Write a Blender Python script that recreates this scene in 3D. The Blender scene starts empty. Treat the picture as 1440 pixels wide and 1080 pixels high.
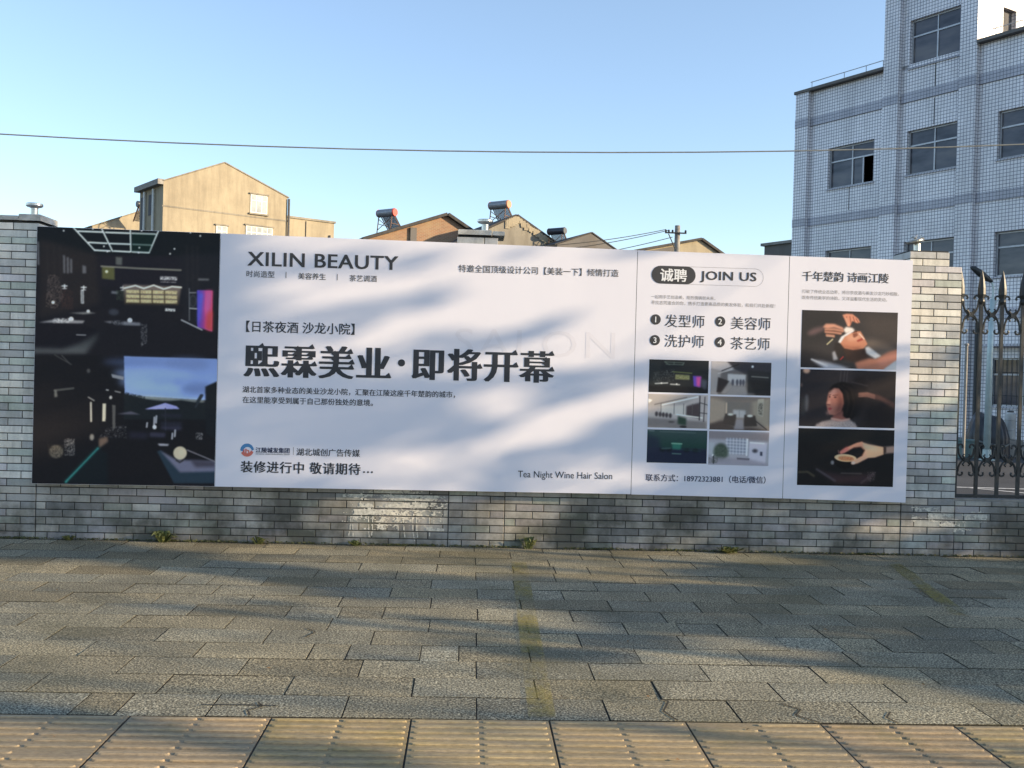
import bpy, bmesh, math, random
import numpy as np
from mathutils import Matrix, Vector

C = bpy.context.scene.collection
R = math.radians

# ------------------------------------------------------------------ camera
scene = bpy.context.scene
CAM_POS = Vector((0.0, -8.92, 1.55))
yaw, pitch, roll = math.atan(61 / 1420), R(0.63), 0.0265
fwd = Vector((math.sin(yaw) * math.cos(pitch), math.cos(yaw) * math.cos(pitch), -math.sin(pitch)))
r0 = Vector((math.cos(yaw), -math.sin(yaw), 0))
u0 = r0.cross(fwd)
rgt = r0 * math.cos(roll) + u0 * math.sin(roll)
upv = u0 * math.cos(roll) - r0 * math.sin(roll)
cam = bpy.data.cameras.new('camera')
cam.sensor_width = 36.0
cam.sensor_fit = 'HORIZONTAL'
cam.lens = 36.0 * 1420 / 1440
cam.clip_start, cam.clip_end = 0.05, 3000
cam_ob = bpy.data.objects.new('camera', cam)
C.objects.link(cam_ob)
cam_ob.matrix_world = Matrix(((rgt.x, upv.x, -fwd.x, CAM_POS.x), (rgt.y, upv.y, -fwd.y, CAM_POS.y),
                              (rgt.z, upv.z, -fwd.z, CAM_POS.z), (0, 0, 0, 1)))
scene.camera = cam_ob

# ------------------------------------------------------------------ light
SUN_EL, SUN_AZ = R(14.0), R(16.0)          # azimuth measured from the wall's plane, towards the camera
to_sun = Vector((math.cos(SUN_AZ) * math.cos(SUN_EL), -math.sin(SUN_AZ) * math.cos(SUN_EL), math.sin(SUN_EL)))
world = bpy.data.worlds.new('World')
scene.world = world
world.use_nodes = True
wn, wl = world.node_tree.nodes, world.node_tree.links
sky = wn.new('ShaderNodeTexSky')
sky.sky_type = 'NISHITA'
sky.sun_disc = False
sky.sun_elevation = SUN_EL
sky.sun_rotation = R(90) + SUN_AZ
sky.air_density, sky.dust_density, sky.ozone_density = 1.0, 0.3, 2.5
tint = wn.new('ShaderNodeMix')
tint.data_type = 'RGBA'
tint.blend_type = 'MULTIPLY'
tint.inputs[0].default_value = 1.0
tint.inputs[7].default_value = (1.05, 1.0, 1.08, 1)     # the camera's white balance
wl.new(sky.outputs[0], tint.inputs[6])
haze = wn.new('ShaderNodeMix')                           # thin high haze: the clear sky is paler than the model's
haze.data_type = 'RGBA'
haze.blend_type = 'ADD'
haze.inputs[0].default_value = 1.0
haze.inputs[7].default_value = (0.32, 0.34, 0.10, 1)
wl.new(tint.outputs[2], haze.inputs[6])
wl.new(haze.outputs[2], wn['Background'].inputs[0])
wn['Background'].inputs[1].default_value = 0.15

sun = bpy.data.lights.new('sun', 'SUN')
sun.energy = 5.0
sun.angle = R(0.6)
sun.color = (1.0, 0.78, 0.50)
sun_ob = bpy.data.objects.new('sun', sun)
C.objects.link(sun_ob)
sun_ob.rotation_euler = to_sun.to_track_quat('Z', 'Y').to_euler()

scene.view_settings.view_transform = 'Standard'
scene.view_settings.look = 'None'
scene.view_settings.gamma = 1.0
scene.view_settings.exposure = 0.88

# ------------------------------------------------------------------ helpers
def lin(c):
    """sRGB 0-255 -> linear"""
    out = []
    for v in c[:3]:
        v /= 255.0
        out.append(v / 12.92 if v <= 0.04045 else ((v + 0.055) / 1.055) ** 2.4)
    return tuple(out)

def lin_np(a):
    a = np.clip(a, 0, 255) / 255.0
    return np.where(a <= 0.04045, a / 12.92, ((a + 0.055) / 1.055) ** 2.4)

class NT:
    """small wrapper round a material's node tree"""
    def __init__(s, name, rough=0.7, metal=0.0, spec=0.5):
        s.m = bpy.data.materials.new(name)
        s.m.use_nodes = True
        s.t = s.m.node_tree
        s.b = s.t.nodes['Principled BSDF']
        s.b.inputs['Roughness'].default_value = rough
        s.b.inputs['Metallic'].default_value = metal
        s.b.inputs['Specular IOR Level'].default_value = spec
    def n(s, kind, **kw):
        nd = s.t.nodes.new(kind)
        for k, v in kw.items():
            setattr(nd, k, v)
        return nd
    def l(s, a, b):
        s.t.links.new(a, b)
    def coords(s):
        return s.n('ShaderNodeTexCoord').outputs['Object']
    def noise(s, scale, detail=4, rough=0.6, vec=None, stretch=None):
        nd = s.n('ShaderNodeTexNoise')
        nd.inputs['Scale'].default_value = scale
        nd.inputs['Detail'].default_value = detail
        nd.inputs['Roughness'].default_value = rough
        v = vec if vec is not None else s.coords()
        if stretch:
            mp = s.n('ShaderNodeMapping')
            mp.inputs['Scale'].default_value = stretch
            s.l(v, mp.inputs[0]); v = mp.outputs[0]
        s.l(v, nd.inputs['Vector'])
        return nd.outputs['Fac']
    def ramp(s, fac, stops):
        nd = s.n('ShaderNodeValToRGB')
        e = nd.color_ramp.elements
        while len(e) < len(stops):
            e.new(0.5)
        for el, (p, c) in zip(e, stops):
            el.position = p
            el.color = (c[0], c[1], c[2], 1) if not isinstance(c, (int, float)) else (c, c, c, 1)
        s.l(fac, nd.inputs[0])
        return nd.outputs[0]
    def mix(s, fac, a, b, blend='MIX'):
        nd = s.n('ShaderNodeMix', data_type='RGBA', blend_type=blend)
        for sock, v in ((0, fac), (6, a), (7, b)):
            if isinstance(v, (int, float)):
                nd.inputs[sock].default_value = v
            elif isinstance(v, tuple):
                nd.inputs[sock].default_value = (v[0], v[1], v[2], 1)
            else:
                s.l(v, nd.inputs[sock])
        return nd.outputs[2]
    def math(s, op, a, b=0.0):
        nd = s.n('ShaderNodeMath', operation=op)
        for i, v in enumerate((a, b)):
            if isinstance(v, (int, float)):
                nd.inputs[i].default_value = v
            else:
                s.l(v, nd.inputs[i])
        return nd.outputs[0]
    def attr(s, name='Col'):
        nd = s.n('ShaderNodeAttribute', attribute_name=name)
        return nd.outputs['Color']
    def color(s, v):
        if isinstance(v, tuple):
            s.b.inputs['Base Color'].default_value = (v[0], v[1], v[2], 1)
        else:
            s.l(v, s.b.inputs['Base Color'])
    def bump(s, height, strength=0.3, dist=0.01):
        nd = s.n('ShaderNodeBump')
        nd.inputs['Strength'].default_value = strength
        nd.inputs['Distance'].default_value = dist
        s.l(height, nd.inputs['Height'])
        s.l(nd.outputs[0], s.b.inputs['Normal'])

def plain(name, c, rough=0.6, metal=0.0, var=0.25, scale=6.0, spec=0.5, bump=0.0, stretch=None):
    """a paint-like material whose tone wanders a little"""
    t = NT(name, rough, metal, spec)
    n = t.noise(scale, 5, 0.65, stretch=stretch)
    a = tuple(v * (1 - var) for v in c); b = tuple(min(1, v * (1 + var)) for v in c)
    t.color(t.ramp(n, [(0.3, a), (0.7, b)]))
    if bump:
        t.bump(n, bump, 0.01)
    return t.m

class MB:
    """collects boxes, prisms and tubes, with a colour per vertex if asked, into ONE mesh"""
    def __init__(s):
        s.v, s.f, s.c, s.mi = [], [], [], []
        s.mat_i = 0
    def add(s, vs, fs, col=None):
        o = len(s.v)
        s.v += [tuple(p) for p in vs]
        s.f += [tuple(i + o for i in f) for f in fs]
        s.mi += [s.mat_i] * len(fs)
        s.c += [col if col else (1, 1, 1)] * len(vs)
    def box(s, x0, x1, y0, y1, z0, z1, col=None):
        s.add([(x0, y0, z0), (x1, y0, z0), (x1, y1, z0), (x0, y1, z0), (x0, y0, z1), (x1, y0, z1), (x1, y1, z1), (x0, y1, z1)],
              [(0, 3, 2, 1), (4, 5, 6, 7), (0, 1, 5, 4), (1, 2, 6, 5), (2, 3, 7, 6), (3, 0, 4, 7)], col)
    def cbox(s, x0, x1, y0, y1, z0, z1, ch, col=None):
        """box whose FRONT (y0) face is chamfered"""
        s.add([(x0 + ch, y0, z0 + ch), (x1 - ch, y0, z0 + ch), (x1 - ch, y0, z1 - ch), (x0 + ch, y0, z1 - ch),
               (x0, y0 + ch, z0), (x1, y0 + ch, z0), (x1, y0 + ch, z1), (x0, y0 + ch, z1),
               (x0, y1, z0), (x1, y1, z0), (x1, y1, z1), (x0, y1, z1)],
              [(0, 1, 2, 3), (4, 5, 1, 0), (5, 6, 2, 1), (6, 7, 3, 2), (7, 4, 0, 3),
               (8, 9, 5, 4), (9, 10, 6, 5), (10, 11, 7, 6), (11, 8, 4, 7), (9, 8, 11, 10)], col)
    def slab(s, x0, x1, y0, y1, z0, z1, ch, col=None, tilt=(0, 0), edge=None):
        """box whose TOP is chamfered, top tilted a little"""
        xm, ym = (x0 + x1) / 2, (y0 + y1) / 2
        def t(x, y, z):
            return (x, y, z + tilt[0] * (x - xm) + tilt[1] * (y - ym))
        s.add([t(x0 + ch, y0 + ch, z1), t(x1 - ch, y0 + ch, z1), t(x1 - ch, y1 - ch, z1), t(x0 + ch, y1 - ch, z1),
               t(x0, y0, z1 - ch), t(x1, y0, z1 - ch), t(x1, y1, z1 - ch), t(x0, y1, z1 - ch),
               (x0, y0, z0), (x1, y0, z0), (x1, y1, z0), (x0, y1, z0)],
              [(0, 1, 2, 3), (4, 5, 1, 0), (5, 6, 2, 1), (6, 7, 3, 2), (7, 4, 0, 3),
               (8, 9, 5, 4), (9, 10, 6, 5), (10, 11, 7, 6), (11, 8, 4, 7)], col)
        if edge:                                        # joint shade painted on sides and arrises the low sun would brighten
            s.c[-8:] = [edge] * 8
    def prism(s, pts, d, col=None):
        """polygon pts (3-D, planar) pushed along vector d"""
        n = len(pts)
        s.add(list(pts) + [tuple(p[i] + d[i] for i in range(3)) for p in pts],
              [tuple(range(n)), tuple(range(2 * n - 1, n - 1, -1))] + [(i, i + n, (i + 1) % n + n, (i + 1) % n) for i in range(n)], col)
    def tube(s, pts, rad, seg=8, col=None, caps=True):
        pts = [Vector(p) for p in pts]
        n = len(pts)
        rads = rad if isinstance(rad, (list, tuple)) else [rad] * n
        vs, fs = [], []
        ref = None
        for i, p in enumerate(pts):
            d = (pts[min(i + 1, n - 1)] - pts[max(i - 1, 0)]).normalized()
            if ref is None:
                ref = d.orthogonal().normalized()
            a = (ref - d * ref.dot(d))
            a = a.normalized() if a.length > 1e-6 else d.orthogonal().normalized()
            ref = a
            b = d.cross(a)
            for k in range(seg):
                t = 2 * math.pi * k / seg
                vs.append(p + (a * math.cos(t) + b * math.sin(t)) * rads[i])
        for i in range(n - 1):
            for k in range(seg):
                k2 = (k + 1) % seg
                fs.append((i * seg + k, i * seg + k2, (i + 1) * seg + k2, (i + 1) * seg + k))
        if caps:
            fs.append(tuple(range(seg - 1, -1, -1)))
            fs.append(tuple(range((n - 1) * seg, n * seg)))
        s.add(vs, fs, col)
    def lathe(s, prof, cx=0, cy=0, cz=0, seg=16, col=None):
        vs, fs = [], []
        for r, z in prof:
            for k in range(seg):
                t = 2 * math.pi * k / seg
                vs.append((cx + r * math.cos(t), cy + r * math.sin(t), cz + z))
        for i in range(len(prof) - 1):
            for k in range(seg):
                k2 = (k + 1) % seg
                fs.append((i * seg + k, i * seg + k2, (i + 1) * seg + k2, (i + 1) * seg + k))
        fs.append(tuple(range(seg - 1, -1, -1)))
        fs.append(tuple(range((len(prof) - 1) * seg, len(prof) * seg)))
        s.add(vs, fs, col)
    def build(s, name, mats, parent=None, smooth=False, loc=None, rotz=None):
        me = bpy.data.meshes.new(name)
        me.from_pydata(s.v, [], s.f)
        for m in (mats if isinstance(mats, (list, tuple)) else [mats]):
            me.materials.append(m)
        if any(s.mi):
            me.polygons.foreach_set('material_index', s.mi)
        at = me.color_attributes.new('Col', 'FLOAT_COLOR', 'POINT')
        ca = np.ones((len(s.v), 4), np.float32)
        ca[:, :3] = np.array(s.c, np.float32)
        at.data.foreach_set('color', ca.ravel())
        if smooth:
            me.polygons.foreach_set('use_smooth', [True] * len(me.polygons))
        o = bpy.data.objects.new(name, me)
        C.objects.link(o)
        if parent is not None:
            o.parent = parent
        if loc is not None:
            o.location = loc
        if rotz is not None:
            o.rotation_euler = (0, 0, rotz)
        return o

def tag(o, label, cat, group=None):
    o['label'] = label
    o['category'] = cat
    if group:
        o['group'] = group
    return o

def structure(o):
    o['kind'] = 'structure'
    return o

def thing(name, label, cat, loc=(0, 0, 0), rotz=0.0, group=None):
    o = bpy.data.objects.new(name, None)
    o.empty_display_size = 0.2
    C.objects.link(o)
    o.location = loc
    o.rotation_euler = (0, 0, rotz)
    return tag(o, label, cat, group)

# ------------------------------------------------------------------ materials
def brick_material(name, dirt):
    t = NT(name, 0.72, 0, 0.35)
    co = t.coords()
    base = t.attr()
    streak = t.noise(9.0, 6, 0.7, co, (1.0, 1.0, 0.18))
    base = t.mix(t.ramp(streak, [(0.45, 0.0), (0.8, 0.5 if dirt else 0.3)]), base, (0.10, 0.095, 0.08), 'MIX')
    fine = t.noise(140.0, 3, 0.7, co, (0.35, 1, 1))
    base = t.mix(0.55, base, t.ramp(fine, [(0.3, 0.75), (0.7, 1.05)]), 'MULTIPLY')
    if dirt:
        sep = t.n('ShaderNodeSeparateXYZ'); t.l(co, sep.inputs[0])
        blot = t.noise(1.7, 5, 0.65, co)
        low = t.math('SUBTRACT', 0.55, t.math('MULTIPLY', sep.outputs['Z'], 0.8))
        fac = t.math('MULTIPLY', t.math('MAXIMUM', t.math('ADD', low, t.math('MULTIPLY', t.math('SUBTRACT', blot, 0.47), 4.2)), 0.0), 0.85)
        fac = t.math('MINIMUM', fac, 0.82)
        gate = t.n('ShaderNodeClamp'); gate.inputs['Min'].default_value = 0.12
        t.l(t.math('SUBTRACT', 1.35, t.math('MULTIPLY', sep.outputs['Z'], 1.3)), gate.inputs['Value'])
        fac = t.math('MULTIPLY', fac, gate.outputs[0])
        base = t.mix(fac, base, (0.045, 0.045, 0.032))
        green = t.noise(3.1, 4, 0.6, co)
        base = t.mix(t.ramp(green, [(0.56, 0.0), (0.78, 0.35)]), base, (0.10, 0.12, 0.055))
    t.color(base)
    t.bump(fine, 0.25, 0.004)
    return t.m

M = {}
M['brick'] = brick_material('glazed_brick_clean', False)
M['brick_low'] = brick_material('glazed_brick_stained', True)
M['mortar'] = plain('dark_mortar', (0.035, 0.034, 0.03), 0.95, var=0.4, scale=14)
M['concrete'] = plain('weathered_concrete', (0.25, 0.24, 0.22), 0.9, var=0.35, scale=5, bump=0.3)
M['cap'] = plain('pier_cap_stone', (0.46, 0.45, 0.41), 0.85, var=0.3, scale=12, bump=0.3)
M['steel'] = plain('brushed_steel', (0.55, 0.53, 0.48), 0.28, metal=0.9, var=0.2, scale=20)
M['iron'] = plain('black_painted_iron', (0.022, 0.026, 0.028), 0.5, metal=0.0, var=0.4, scale=25)
M['ink'] = plain('printed_black_ink', (0.022, 0.024, 0.032), 0.5, var=0.1)
M['ink_blue'] = plain('printed_navy_ink', (0.02, 0.028, 0.075), 0.5, var=0.1)
M['ink_grey'] = plain('printed_grey_ink', (0.30, 0.285, 0.285), 0.5, var=0.1)
M['ink_ghost'] = plain('printed_pale_ink', (0.72, 0.70, 0.758), 0.5, var=0.02)
M['ink_white'] = plain('printed_white', (0.82, 0.82, 0.82), 0.5, var=0.03)
M['ink_charcoal'] = plain('printed_charcoal', (0.04, 0.038, 0.04), 0.5, var=0.1)
M['logo_blue'] = plain('printed_logo_blue', (0.06, 0.22, 0.45), 0.5, var=0.1)
M['logo_red'] = plain('printed_logo_red', (0.62, 0.16, 0.12), 0.5, var=0.1)
M['back_frame'] = plain('galvanised_tube', (0.10, 0.10, 0.10), 0.6, metal=0.3, var=0.3)
t = NT('window_glass', 0.08, 0, 0.35)
t.color(t.ramp(t.noise(0.9, 4, 0.6, stretch=(0.6, 0.6, 2.2)), [(0.35, (0.03, 0.032, 0.042)), (0.5, (0.085, 0.085, 0.10)), (0.68, (0.15, 0.14, 0.14))]))  # tone patches in the pane colour imitate reflections
M['glass'] = t.m
M['frame_alu'] = plain('aluminium_frame', (0.42, 0.43, 0.45), 0.45, metal=0.4, var=0.15)
M['dark_room'] = plain('dark_interior', (0.09, 0.09, 0.095), 0.9, var=0.3)
M['roof_tile'] = plain('old_dark_roof_tile', (0.055, 0.052, 0.05), 0.9, var=0.45, scale=3, bump=0.4)
M['cable'] = plain('pale_cable_sheath', (0.20, 0.21, 0.20), 0.6, var=0.2)
M['cable_dark'] = plain('dark_cable', (0.04, 0.04, 0.04), 0.6, var=0.2)

t = NT('billboard_vinyl', 0.42, 0, 0.35)                    # white print film, very slightly rippled
n1 = t.noise(1.3, 3, 0.5, stretch=(1.0, 1.0, 0.35))
t.color(t.ramp(n1, [(0.3, (0.75, 0.735, 0.80)), (0.7, (0.775, 0.76, 0.825))]))
t.bump(n1, 0.12, 0.05)
M['vinyl'] = t.m

t = NT('photo_print', 0.45, 0, 0.15)                          # the printed pictures: colour per vertex
t.color(t.attr())
M['print'] = t.m

t = NT('granite_paver', 0.85, 0, 0.3)
co = t.coords()
base = t.attr()
sp = t.noise(95.0, 2, 0.8, co)
sp2 = t.noise(38.0, 3, 0.7, co)
base = t.mix(1.0, base, t.ramp(sp, [(0.38, 0.16), (0.52, 0.85), (0.63, 2.1)]), 'MULTIPLY')
base = t.mix(0.6, base, t.ramp(sp2, [(0.3, 0.6), (0.7, 1.35)]), 'MULTIPLY')
bl = t.noise(1.1, 6, 0.68, co)
base = t.mix(t.ramp(bl, [(0.40, 0.0), (0.72, 0.62)]), base, (0.055, 0.055, 0.042))
gr = t.noise(0.55, 4, 0.6, co)
base = t.mix(t.ramp(gr, [(0.50, 0.0), (0.72, 0.28)]), base, (0.14, 0.135, 0.06))
t.color(base)
t.bump(sp2, 0.5, 0.006)
M['paver'] = t.m

t = NT('tactile_tile', 0.75, 0, 0.35)
co = t.coords()
base = t.attr()
w1 = t.noise(6.0, 6, 0.7, co, (0.45, 2.4, 1))
base = t.mix(t.ramp(w1, [(0.34, 0.0), (0.66, 0.8)]), base, (0.27, 0.225, 0.16))
w2 = t.noise(60.0, 4, 0.75, co, (0.5, 1.6, 1))
base = t.mix(0.7, base, t.ramp(w2, [(0.32, 0.55), (0.62, 1.15)]), 'MULTIPLY')
w3 = t.noise(2.3, 5, 0.7, co)
base = t.mix(t.ramp(w3, [(0.55, 0.0), (0.75, 0.5)]), base, (0.13, 0.125, 0.05))
t.color(base)
t.bump(w2, 0.35, 0.005)
M['tactile'] = t.m

M['sand'] = plain('joint_sand', (0.030, 0.028, 0.02), 0.95, var=0.5, scale=10)
t = NT('yard_asphalt', 0.8, 0, 0.4)
a1 = t.noise(120, 3, 0.7); a2 = t.noise(0.7, 5, 0.6)
t.color(t.mix(0.6, t.ramp(a2, [(0.3, (0.04, 0.042, 0.046)), (0.7, (0.075, 0.077, 0.08))]), t.ramp(a1, [(0.3, 0.6), (0.7, 1.2)]), 'MULTIPLY'))
t.bump(a1, 0.4, 0.005)
M['asphalt'] = t.m
M['road_paint'] = plain('worn_white_road_paint', (0.6, 0.6, 0.58), 0.8, var=0.3, scale=8)

t = NT('worn_yellow_paint', 0.85, 0, 0.3)                   # faded bay marking: holes where it has worn off
co = t.coords()
p = t.noise(22, 6, 0.8, co)
p0 = t.noise(1.4, 3, 0.6, co)
t.color(t.mix(t.noise(150, 2, 0.7, co), (0.20, 0.175, 0.055), (0.33, 0.28, 0.09)))
al = t.math('ADD', p, t.math('MULTIPLY', t.math('SUBTRACT', p0, 0.5), 0.9))
al = t.ramp(al, [(0.40, 0.05), (0.62, 0.62)])
t.l(al, t.b.inputs['Alpha'])
M['yellow_paint'] = t.m

def leaf_material(name, a, b):
    t = NT(name, 0.55, 0, 0.4)
    t.color(t.ramp(t.noise(2.0, 3, 0.6), [(0.3, a), (0.7, b)]))
    return t.m
M['leaf'] = leaf_material('tree_leaves', (0.035, 0.06, 0.018), (0.07, 0.11, 0.03))
M['weed'] = leaf_material('weed_leaves', (0.06, 0.085, 0.025), (0.16, 0.16, 0.05))
M['moss'] = leaf_material('joint_moss', (0.04, 0.05, 0.018), (0.11, 0.11, 0.035))
M['bark'] = plain('tree_bark', (0.11, 0.09, 0.07), 0.95, var=0.4, scale=12, bump=0.6)

def tile_material(name, tile, grout, size):
    """small square facade tiles with dark joints, laid in the wall's own metres"""
    t = NT(name, 0.32, 0, 0.5)
    co = t.coords()
    sep = t.n('ShaderNodeSeparateXYZ'); t.l(co, sep.inputs[0])
    comb = t.n('ShaderNodeCombineXYZ')
    t.l(t.math('ADD', sep.outputs['X'], sep.outputs['Y']), comb.inputs[0])
    t.l(sep.outputs['Z'], comb.inputs[1])
    bt = t.n('ShaderNodeTexBrick')
    bt.offset = 0.0
    bt.squash = 1.0
    t.l(comb.outputs[0], bt.inputs['Vector'])
    bt.inputs['Scale'].default_value = 1.0
    bt.inputs['Brick Width'].default_value = size
    bt.inputs['Row Height'].default_value = size
    bt.inputs['Mortar Size'].default_value = size * 0.085
    bt.inputs['Mortar Smooth'].default_value = 0.15
    bt.inputs['Bias'].default_value = 0.0
    bt.inputs['Color1'].default_value = (*[v * 0.93 for v in tile], 1)
    bt.inputs['Color2'].default_value = (*tile, 1)
    bt.inputs['Mortar'].default_value = (*grout, 1)
    dirt = t.noise(0.9, 6, 0.7, co, (1, 1, 0.35))
    t.color(t.mix(1.0, bt.outputs['Color'], t.ramp(dirt, [(0.3, 0.68), (0.62, 1.0)]), 'MULTIPLY'))
    t.bump(t.math('SUBTRACT', 1.0, bt.outputs['Fac']), 0.25, 0.006)
    return t.m
M['tile'] = tile_material('pale_facade_tile', (0.90, 0.88, 0.90), (0.17, 0.175, 0.22), 0.094)
M['tile_dark'] = tile_material('blue_grey_facade_tile', (0.50, 0.50, 0.56), (0.12, 0.125, 0.16), 0.094)

def render_wall(name, a, b, streaks=0.5):
    t = NT(name, 0.92, 0, 0.2)
    co = t.coords()
    n1 = t.noise(0.5, 6, 0.7, co)
    base = t.ramp(n1, [(0.3, a), (0.7, b)])
    st = t.noise(1.6, 6, 0.7, co, (1, 1, 0.12))
    base = t.mix(t.ramp(st, [(0.45, 0.0), (0.75, streaks)]), base, (0.13, 0.11, 0.085))
    t.color(base)
    t.bump(t.noise(6, 5, 0.7, co), 0.3, 0.03)
    return t.m
M['plaster'] = render_wall('aged_cement_render', (0.30, 0.26, 0.19), (0.40, 0.35, 0.255))
M['plaster_old'] = render_wall('mossy_cement_render', (0.20, 0.19, 0.165), (0.33, 0.30, 0.24), 0.8)
M['plaster_dark'] = render_wall('grey_gable_render', (0.13, 0.125, 0.12), (0.19, 0.18, 0.17), 0.6)

t = NT('old_red_brick', 0.9, 0, 0.2)
co = t.coords()
sep = t.n('ShaderNodeSeparateXYZ'); t.l(co, sep.inputs[0])
comb = t.n('ShaderNodeCombineXYZ')
t.l(t.math('ADD', sep.outputs['X'], sep.outputs['Y']), comb.inputs[0]); t.l(sep.outputs['Z'], comb.inputs[1])
bt = t.n('ShaderNodeTexBrick')
t.l(comb.outputs[0], bt.inputs['Vector'])
bt.inputs['Scale'].default_value = 1.0
bt.inputs['Brick Width'].default_value = 0.25
bt.inputs['Row Height'].default_value = 0.085
bt.inputs['Mortar Size'].default_value = 0.012
bt.inputs['Color1'].default_value = (0.33, 0.17, 0.10, 1)
bt.inputs['Color2'].default_value = (0.25, 0.14, 0.085, 1)
bt.inputs['Mortar'].default_value = (0.33, 0.27, 0.20, 1)
t.color(t.mix(t.ramp(t.noise(1.2, 5, 0.7, co), [(0.45, 0.0), (0.75, 0.6)]), bt.outputs['Color'], (0.36, 0.28, 0.17)))
M['red_brick'] = t.m

# ------------------------------------------------------------------ the ground
rng = random.Random(7)
g = MB()
g.add([(-900, -900, -0.06), (900, -900, -0.06), (900, 1500, -0.06), (-900, 1500, -0.06)], [(0, 1, 2, 3)])
structure(g.build('ground', M['sand']))
g = MB()
g.add([(-60, 0.42, -0.004), (60, 0.42, -0.004), (60, 70, -0.004), (-60, 70, -0.004)], [(0, 1, 2, 3)])
structure(g.build('yard', M['asphalt']))
ln = MB()
for (x0, y0, x1, y1, wd) in ((6.2, 6.12, 12.0, 5.72, 0.10), (4.4, 4.92, 10.0, 4.48, 0.10), (7.55, 6.0, 9.6, 3.9, 0.09)):
    d = Vector((x1 - x0, y1 - y0, 0)).normalized(); n = Vector((-d.y, d.x, 0)) * wd / 2
    ln.add([(x0 - n.x, y0 - n.y, 0.002), (x1 - n.x, y1 - n.y, 0.002), (x1 + n.x, y1 + n.y, 0.002), (x0 + n.x, y0 + n.y, 0.002)], [(0, 1, 2, 3)])
    ln.mat_i = 0
structure(ln.build('yard_markings', M['road_paint']))

# granite pavers: 0.6 x 0.3 m, running bond, each a slab of its own tone
pv = MB()
def paver_rows(y_start, n, direction):
    for r in range(n):
        ya = y_start + direction * 0.30 * r
        y0, y1 = (ya, ya + 0.30) if direction > 0 else (ya - 0.30, ya)
        off = 0.082 + (0.30 if r % 2 else 0.0) + rng.uniform(-0.02, 0.02)
        for k in range(-20, 22):
            x0 = off + 0.6 * k
            x1 = x0 + 0.6
            cuts = [x0, x1]
            if rng.random() < 0.06:
                cuts = [x0, x0 + rng.uniform(0.2, 0.4), x1]
            for a, b in zip(cuts, cuts[1:]):
                tone = rng.choice((0.80, 0.9, 1.0, 1.0, 1.06, 1.15)) * rng.uniform(0.94, 1.06)
                warm = rng.uniform(-0.012, 0.018)
                col = (0.288 * tone + warm, 0.264 * tone, 0.186 * tone - warm)
                gp = rng.uniform(0.0020, 0.0042)
                dz = rng.uniform(-0.002, 0.0012)
                yy1 = min(y1, -0.012)
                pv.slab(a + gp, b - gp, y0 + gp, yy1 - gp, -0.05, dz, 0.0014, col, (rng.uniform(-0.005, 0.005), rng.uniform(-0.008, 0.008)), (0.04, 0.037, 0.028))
paver_rows(-4.425, 15, +1)
paver_rows(-5.66, 26, -1)
# the joints are filled almost to the top with dirty sand; a few corners are cracked
pv.mat_i = 1
pv.add([(-12.5, -13.6, -0.006), (13.5, -13.6, -0.006), (13.5, 0.0, -0.006), (-12.5, 0.0, -0.006)], [(0, 1, 2, 3)])
for pts in (((1.62, -4.42), (1.55, -4.33), (1.60, -4.25), (1.53, -4.17)), ((1.995, -4.42), (1.97, -4.35), (2.02, -4.27)),
            ((-0.93, -4.42), (-0.955, -4.35), (-0.90, -4.30), (-0.93, -4.24)), ((-1.18, -4.285), (-1.0, -4.28), (-0.83, -4.287)),
            ((-0.9, -3.1), (-0.86, -2.98), (-0.92, -2.9)), ((0.98, -4.42), (0.94, -4.3), (0.99, -4.16), (0.96, -4.13))):
    for p, q in zip(pts, pts[1:]):
        d = Vector((q[0] - p[0], q[1] - p[1], 0)).normalized(); n = Vector((-d.y, d.x, 0)) * 0.0045
        pv.add([(p[0] - n.x, p[1] - n.y, 0.0045), (q[0] - n.x, q[1] - n.y, 0.0045), (q[0] + n.x, q[1] + n.y, 0.0045), (p[0] + n.x, p[1] + n.y, 0.0045)], [(0, 1, 2, 3)])
structure(pv.build('pavement', [M['paver'], M['sand']]))

# ribbed tactile paving: tiles 0.6 m square, each with two groups of rounded ribs
tc = MB()
def rib(x0, x1, y, col):
    w, h = 0.0165, 0.0050
    out, top = [], []
    for k in range(5):
        t = math.pi / 2 + math.pi * k / 4
        out.append((x0 + w + w * math.cos(t), y + w * math.sin(t)))
    for k in range(5):
        t = -math.pi / 2 + math.pi * k / 4
        out.append((x1 - w + w * math.cos(t), y + w * math.sin(t)))
    xm = (x0 + x1) / 2
    for (x, yy) in out:
        top.append((x + (0.006 if x < xm else -0.006), y + (yy - y) * 0.6))
    n = len(out)
    tc.add([(x, yy, -0.004) for x, yy in out] + [(x, yy, h) for x, yy in top],
           [(i, (i + 1) % n, (i + 1) % n + n, i + n) for i in range(n)] + [tuple(range(n, 2 * n))], col)
    tc.c[-2 * n:-n] = [tuple(v * 0.22 for v in col)] * n          # rib feet coloured darker than their tops
for row in range(2):
    y1 = -4.433 - 0.612 * row
    for k in range(-19, 20):
        x0 = -0.216 + 0.6155 * k
        tone = rng.uniform(0.86, 1.1)
        col = (0.47 * tone, 0.355 * tone * rng.uniform(0.95, 1.05), 0.18 * tone * rng.uniform(0.85, 1.15))
        dz = rng.uniform(-0.003, 0.002)
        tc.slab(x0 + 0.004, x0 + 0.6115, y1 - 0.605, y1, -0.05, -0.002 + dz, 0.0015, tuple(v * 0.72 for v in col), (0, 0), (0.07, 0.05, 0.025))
        for gx in (0.014, 0.312):
            for q in range(9):
                if rng.random() < 0.04:
                    continue
                v = rng.uniform(0.85, 1.08)
                rib(x0 + gx, x0 + gx + 0.289, y1 - 0.034 - 0.0672 * q, tuple(c * v for c in col))
structure(tc.build('tactile_paving', M['tactile']))

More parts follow.
